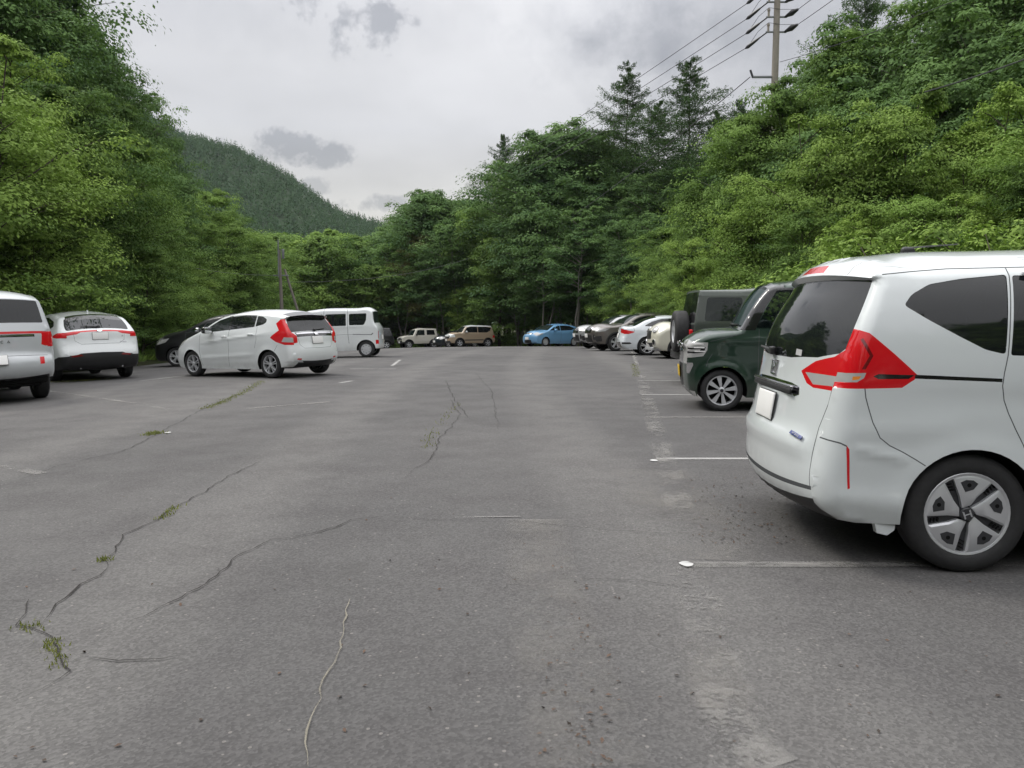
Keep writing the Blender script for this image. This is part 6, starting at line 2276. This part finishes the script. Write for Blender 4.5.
# ---- shrubs along the edges of the asphalt
GS = 'shrubs along the edge of the asphalt'
def edge_x(tab, y):
    return float(np.interp(y, [p[0] for p in tab], [p[1] for p in tab]))
yy = 13.0
while yy < 70:
    plant(TRS.choice(['s1', 's2']), edge_x(LEFT_EDGE, yy) - TRS.uniform(.5, 1.4), yy, TRS.uniform(1.0, 2.1), 'leafy shrub at the foot of the left bank', 'shrub', GS, 1.2)
    yy += TRS.uniform(1.3, 2.2)
yy = 4.0
while yy < 68:
    h = TRS.uniform(1.3, 2.1) if yy > 9 else TRS.uniform(1.7, 2.1)
    plant(TRS.choice(['s1', 's2', 's1']), edge_x(RIGHT_EDGE, yy) + TRS.uniform(.5, 1.3), yy, h, 'leafy shrub behind the right row of cars', 'shrub', GS, 1.2)
    yy += TRS.uniform(1.4, 2.4)
for i in range(20):
    x = -15.5 + i * 1.35
    plant(TRS.choice(['s1', 's2']), x, 71.6 + TRS.uniform(0, 1.5) - max(0, x) * .35, TRS.uniform(.9, 1.8), 'leafy shrub behind the far row of cars', 'shrub', GS, 1.3)
for px, y, pt in ((865, 13.0, 243), (905, 12.2, 240), (945, 12.0, 236), (990, 11.6, 234), (1030, 11.2, 236), (830, 14.2, 262)):
    x = at(px, y)
    plant('s1', x, y, max(1.6, top_h(pt, x, y)), 'bright broad-leaved shrub just above the near minivan roof', 'shrub', 'bright shrubs above the minivan roof', 1.0)


# ---- grass and weeds
def grass_stuff(name, pts, mat, label):
    """pts: (x, y, z, height) blades"""
    rs = np.random.RandomState(5)
    P = np.array(pts)
    n = len(P)
    az = rs.uniform(0, 6.28, n)
    w = P[:, 3] * .07 + .003
    dx, dy = np.cos(az) * w, np.sin(az) * w
    lean = rs.normal(0, .35, (n, 2)) * P[:, 3:4]
    v0 = np.stack([P[:, 0] - dx, P[:, 1] - dy, P[:, 2]], 1)
    v1 = np.stack([P[:, 0] + dx, P[:, 1] + dy, P[:, 2]], 1)
    v2 = np.stack([P[:, 0] + lean[:, 0] * .5 + dx * .6, P[:, 1] + lean[:, 1] * .5 + dy * .6, P[:, 2] + P[:, 3] * .6], 1)
    v3 = np.stack([P[:, 0] + lean[:, 0], P[:, 1] + lean[:, 1], P[:, 2] + P[:, 3]], 1)
    v = np.stack([v0, v1, v2, v3], 1).reshape(-1, 3)
    me = bpy.data.meshes.new(name)
    me.vertices.add(n * 4); me.vertices.foreach_set('co', v.ravel().astype(np.float32))
    me.loops.add(n * 4); me.loops.foreach_set('vertex_index', np.arange(n * 4, dtype=np.int32))
    me.polygons.add(n)
    me.polygons.foreach_set('loop_start', np.arange(0, n * 4, 4, dtype=np.int32))
    me.polygons.foreach_set('loop_total', np.full(n, 4, dtype=np.int32))
    t = me.attributes.new('tint', 'FLOAT', 'FACE')
    t.data.foreach_set('value', rs.uniform(.2, 1, n).astype(np.float32))
    me.materials.append(mat)
    me.update(calc_edges=True)
    return tag(link(name, me), label, 'grass', None, 'stuff')


rs_ = np.random.RandomState(9)
bl = []
for tab, sg in ((LEFT_EDGE, -1), (RIGHT_EDGE, 1)):
    for i in range(11000):
        y = rs_.uniform(3, 71)
        x = edge_x(tab, y) + sg * (abs(rs_.normal(0, .55)) - .15)
        z = max(float(lot_z(x, y)), float(ground_height(x, y)) - .06)
        bl.append((x, y, z, rs_.uniform(.08, .38)))
for i in range(5000):
    x = rs_.uniform(-16, 9)
    y = 70.5 + abs(rs_.normal(0, .7)) - max(0, x) * .35
    bl.append((x, y, float(ground_height(x, y)) - .05, rs_.uniform(.1, .4)))
grass_stuff('grass', bl, leaf_c, 'long grass fringing the edge of the asphalt')
# tufts growing from the cracks
wl = []
def weeds(pts, n, spread, h):
    P = [gpt(*p) for p in pts]
    for i in range(n):
        a = rs_.randint(0, len(P) - 1) if len(P) > 1 else 0
        q = P[a].lerp(P[min(a + 1, len(P) - 1)], rs_.uniform(0, 1))
        x, y = q.x + rs_.normal(0, spread), q.y + rs_.normal(0, spread)
        wl.append((x, y, float(lot_z(x, y)) + .002, rs_.uniform(.3, 1) * h))
weeds([(262, 381), (245, 392), (225, 401), (205, 409)], 1300, .055, .022)
weeds([(150, 435), (158, 433)], 160, .06, .04)
weeds([(178, 507), (160, 520)], 90, .025, .03)
weeds([(106, 558), (103, 562)], 50, .02, .03)
weeds([(22, 626), (36, 630)], 50, .025, .025)
weeds([(52, 640), (56, 652), (62, 668)], 110, .022, .025)
weeds([(634, 364), (637, 377)], 380, .05, .03)
weeds([(458, 404), (432, 432), (428, 448)], 160, .04, .03)
weeds([(60, 382), (96, 380)], 260, .14, .04)
grass_stuff('weeds', wl, leaf_mat('weed_blades', (.17, .19, .05), (.33, .34, .10), .2), 'thin weeds growing out of the asphalt cracks')
# fallen leaves and twigs
lf = []
for i in range(420):
    u_ = rs_.uniform(0, 1)
    if u_ < .55:
        p = gpt(rs_.uniform(690, 800), rs_.uniform(478, 545))
    elif u_ < .75:
        p = gpt(rs_.uniform(540, 620), rs_.uniform(560, 768))
    else:
        p = gpt(rs_.uniform(0, 1024), rs_.uniform(420, 768))
    lf.append((p.x, p.y, float(lot_z(p.x, p.y)) + .006))
lf = np.array(lf)
n_ = rs_.normal(0, .25, (len(lf), 3)); n_[:, 2] += 1
lm, nt_, out_ = new_mat('fallen_leaf')
T = NT(nt_)
a_ = T.n('ShaderNodeAttribute', attribute_name='tint')
p_ = T.n('ShaderNodeBsdfPrincipled', {'Base Color': T.mix(a_.outputs['Fac'], (.035, .026, .020), (.11, .065, .042)), 'Roughness': .8})
nt_.links.new(p_.outputs[0], out_.inputs[0])
tag(link('fallen_leaves', leaf_mesh('fallen_leaves', lf, n_, rs_.uniform(.008, .028, len(lf)), rs_.uniform(0, 1, len(lf)), lm, rs_)),
    'small brown leaves scattered on the asphalt', 'leaves', None, 'stuff')


# ================================================================== far hill with its wood
def hill_h(x, y):
    """two overlapping spurs falling to the right"""
    x = np.asarray(x, float); y = np.asarray(y, float)
    # ridge rows traced by bearing
    b = x / np.maximum(y, 1) * 760 + 512
    def crest(cols, rows, yr):
        r = np.interp(b, cols, rows)
        return CAM_H + yr * np.tan(np.arctan((384 - r) / 760) - PITCH)
    far = crest([-250, 60, 190, 240, 290, 340, 385, 420, 520], [-60, 70, 139, 155, 184, 214, 228, 238, 258], 620.0)
    near = crest([-250, 120, 200, 260, 330, 400, 470], [60, 150, 186, 216, 250, 270, 285], 460.0)
    t = np.clip((y - 330) / 290, 0, 1.0)
    f = far * np.sin(np.clip(t, 0, 1) * np.pi / 2) ** .9 * np.where(y > 620, np.clip(1 - (y - 620) / 500, .3, 1), 1)
    t2 = np.clip((y - 250) / 210, 0, 1)
    g = near * np.sin(t2 * np.pi / 2) * np.where(y > 460, np.clip(1 - (y - 460) / 130, 0, 1), 1)
    return np.maximum(f, g) - 6 + 2.0 * np.sin(x * .05 + y * .03) + 1.5 * np.sin(x * .021 - y * .05)


tag(grid_sheet('hill', np.linspace(-560, 60, 90), np.linspace(240, 900, 90), hill_h, simple('hill_green', (.035, .062, .028), .95, spec=.1, dirt=.5)), kind='structure')
rs_ = np.random.RandomState(33)
cones_v, cones_n, cones_s, cones_t = [], [], [], []
cnt = 0
bx = []
for i in range(30000):
    y = 280 + 350 * rs_.uniform(0, 1) ** .8
    b = rs_.uniform(120, 430)
    x = (b - 512) / 760 * y
    z = float(hill_h(x, y))
    if z < 3:
        continue
    cnt += 1
    if cnt > 4200:
        break
    h = rs_.uniform(6, 10.5); r = h * rs_.uniform(.24, .36)
    k = 34
    t = rs_.uniform(0, 1, k) ** .8
    az = rs_.uniform(0, 6.28, k)
    rad = r * (1 - t) ** .8 * rs_.uniform(.5, 1.05, k)
    P = np.stack([x + np.cos(az) * rad, y + np.sin(az) * rad, z + h * (.08 + .92 * t)], 1)
    N_ = np.stack([np.cos(az), np.sin(az), np.full(k, .7)], 1) + rs_.normal(0, .3, (k, 3))
    cones_v.append(P); cones_n.append(N_); cones_s.append(rs_.uniform(.9, 1.9, k) * (1.25 - t)); cones_t.append(np.clip(np.full(k, rs_.uniform(0, 1)) * .6 + rs_.normal(.1, .12, k), 0, 1))
tag(link('hillside_forest', leaf_mesh('hillside_forest', np.concatenate(cones_v), np.concatenate(cones_n), np.concatenate(cones_s), np.concatenate(cones_t),
                                       leaf_mat('far_needles', (.030, .078, .036), (.075, .150, .055), .15), rs_, .8)),
    'conifer forest covering the far hill', 'forest', None, 'stuff')


# ================================================================== poles and wires
pole_m = simple('pole_concrete', (.30, .27, .23), .85, dirt=.4, bump=.2)
wood_m = simple('pole_wood', (.20, .18, .155), .9, dirt=.5, bump=.3)
insul = simple('insulator', (.035, .035, .04), .4)
wire_m = simple('wire', (.05, .05, .055), .6)
galv = simple('galvanised', (.22, .23, .24), .5, metal=.5)


def pt3(px, py, y):
    """a point y metres away on the view through a picture point"""
    d = px_dir(px, py)
    return Vector((0, 0, CAM_H)) + d * (y / d.y)


YP = 35.0
base = pt3(771, 200, YP)
pole = empty('utility_pole', (base.x, YP, float(ground_height(base.x, YP))))
tag(pole, 'tall concrete utility pole with three insulator arms rising from the right wood', 'pole', 'utility poles')
gz = pole.location.z
m = MB()
topz = pt3(776, -30, YP).z - gz
m.tube([(0, 0, -.5), (0, 0, topz * .5), (0, 0, topz)], [.20, .165, .125], 16)
m.build('shaft', [pole_m], pole)
WIRE_ENDS = []
for i, (py, px) in enumerate(((2, 760), (17, 758), (32, 757), (-14, 761))):
    z = pt3(776, py, YP).z - gz
    m = MB()
    m.box((-.22, 0, z), (.50, .07, .07), 0, bev=.01)
    m.box((.18, 0, z), (.55, .07, .07), 0, bev=.01)
    m.tube([(-.36, 0, z), (-.36, 0, z + .36)], .05, 8, m=1)
    m.lathe([(.07, z + .34), (.07, z + .26), (.045, z + .24)], 10, m=1, axis='z', center=(-.36, 0, 0))
    m.tube([(-.42, 0, z - .02), (-.66, .3, z - .16)], .03, 8, m=2)
    m.tube([(-.66, .3, z - .16), (-.80, .5, z - .24), (-1.02, .75, z - .38), (-1.1, .85, z - .42)], [.045, .07, .085, .03], 10, m=2)
    m.tube([(.35, 0, z), (.55, -.35, z + .05), (.72, -.6, z + .10)], [.04, .13, .05], 10, m=2)
    # jumper loop
    m.tube([(-1.0, .75, z - .36), (-.72, .3, z + .12), (-.36, 0, z + .40), (.1, -.2, z + .25), (.72, -.6, z + .1)], .010, 5, m=2)
    m.build('insulator_arm', [galv, pole_m, insul], pole)
    WIRE_ENDS.append((Vector((base.x - 1.1, YP + .85, gz + z - .42)), Vector((base.x + .72, YP - .6, gz + z + .10))))
zl = pt3(772, 77, YP).z - gz
m = MB()
m.box((-.45, 0, zl), (1.1, .09, .09), 0, bev=.01)
m.tube([(-.98, 0, zl - .02), (-1.1, 0, zl + .3)], .05, 8, m=1)
m.build('lower_arm', [galv, insul], pole)


def wire(name, a, b, sag, label, r=.013, group='overhead wires', cat='wire'):
    pts = []
    n = 28
    for i in range(n + 1):
        t = i / n
        p = a.lerp(b, t)
        p.z -= sag * 4 * t * (1 - t)
        pts.append(p)
    m = MB(); m.tube(pts, r, 5)
    return tag(m.build(name, [wire_m], None), label, cat, group)


far_l = [pt3(392, 228, 112), pt3(388, 233, 112), pt3(383, 238, 112), pt3(396, 222, 112)]
order = [0, 1, 2, 3]
labs = ['second wire from the top running down left from the tall pole', 'third wire from the top running down left from the tall pole',
        'lowest of the four high wires running down left from the tall pole', 'topmost wire crossing the grey sky from the tall pole']
for (a, b), f, lb in zip(WIRE_ENDS, far_l, labs):
    wire('overhead_wire', a, f, .9, lb, .016)
nears = [pt3(1250, -420, 14), pt3(1270, -390, 14), pt3(1290, -360, 14), pt3(1230, -450, 14)]
for (a, b), f in zip(WIRE_ENDS, nears):
    wire('overhead_wire', b, f, .2, 'high wire leaving the tall pole towards the upper right corner', .014, 'wires leaving the pole to the upper right')
low = Vector((base.x - 1.1, YP, gz + zl))
wire('overhead_wire', low, pt3(500, 262, 75), .6, 'thin wire from the low arm of the tall pole into the wood', .02)
wire('overhead_wire', Vector((base.x + .2, YP, gz + pt3(776, 62, YP).z - gz)), pt3(1250, -130, 15), .3, 'thin cable rising right from the middle of the tall pole', .012)
wire('cable', pt3(925, 92, 19.5), pt3(1190, -10, 14), .12, 'thick cable crossing in front of the trees at the right edge', .018, 'cables by the right wood', 'cable')
# far pole which carries the other end, mostly inside the wood
fp = pt3(390, 300, 112)
r_ = empty('utility_pole', (fp.x, 112.0, float(ground_height(fp.x, 112))))
tag(r_, 'far utility pole hidden in the wood where the wires come down', 'pole', 'utility poles')
h_ = pt3(390, 221, 112).z - r_.location.z
m = MB(); m.tube([(0, 0, -.5), (0, 0, h_)], [.18, .12], 10); m.build('shaft', [pole_m], r_)
m = MB(); m.box((0, 0, h_ - .6), (1.6, .08, .08), 0, bev=.01); m.box((0, 0, h_ - 1.4), (1.6, .08, .08), 0, bev=.01); m.build('cross_arm', [galv], r_)

# small wooden pole with a strut, left
YS = 40.0
b_ = pt3(282.5, 320, YS)
sp_ = empty('wooden_pole', (b_.x, YS, float(ground_height(b_.x, YS))))
tag(sp_, 'slim wooden pole with a slanting strut behind the white hatchback', 'pole', 'utility poles')
hz_ = sp_.location.z
tz = pt3(281, 250, YS).z - hz_
m = MB(); m.tube([(0, 0, -.4), (-.03, 0, tz * .5), (-.07, 0, tz)], [.10, .09, .07], 10); m.build('shaft', [wood_m], sp_)
s0, s1 = pt3(284, 269, YS), pt3(301.5, 318, YS)
m = MB(); m.tube([(s0.x - b_.x, .1, s0.z - hz_), (s1.x - b_.x, .25, s1.z - hz_ - .5)], [.06, .075], 8); m.build('strut', [wood_m], sp_)
m = MB()
p0, p1 = pt3(278.5, 258, YS), pt3(278.5, 240, YS)
m.tube([(p0.x - b_.x, -.08, p0.z - hz_ - 1.0), (p1.x - b_.x, -.08, p1.z - hz_)], .035, 8)
m.build('pipe', [galv], sp_)
m = MB(); q = pt3(281, 275.5, YS); m.box((q.x - b_.x, 0, q.z - hz_), (.8, .06, .06), 0, bev=.01)
q = pt3(283, 254, YS); m.box((q.x - b_.x, 0, q.z - hz_), (.12, .12, .5), 0, bev=.02)
m.build('cross_arm', [galv], sp_)
wire('overhead_wire', pt3(284, 282, YS), pt3(470, 258, 60), .5, 'thin wire running right from the slim wooden pole', .013)
wire('overhead_wire', pt3(281, 275, YS), pt3(120, 250, 30), .3, 'thin wire running left from the slim wooden pole into the bank', .010)

# ================================================================== vehicles in place
build_freed(); build_nbox(); build_fit(); build_harrier(); build_delica(); build_van(); build_jimny(); build_taft(); build_fit2(); build_suvs(); build_audi(); build_mini(); build_jeep(); dark_cars()

# ================================================================== air
hz, hnt, hout = new_mat('air_haze')
hv = hnt.nodes.new('ShaderNodeVolumePrincipled')
hv.inputs['Color'].default_value = (.80, .86, .93, 1)
hv.inputs['Density'].default_value = .00011
hv.inputs['Anisotropy'].default_value = .2
hnt.links.new(hv.outputs[0], hout.inputs['Volume'])
m = MB()
m.box((-100, 500, 105), (2400, 2600, 330))
ho = m.build('haze', [hz], None, smooth=None)
tag(ho, 'thin pale haze that softens the far hill', 'haze', None, 'stuff')
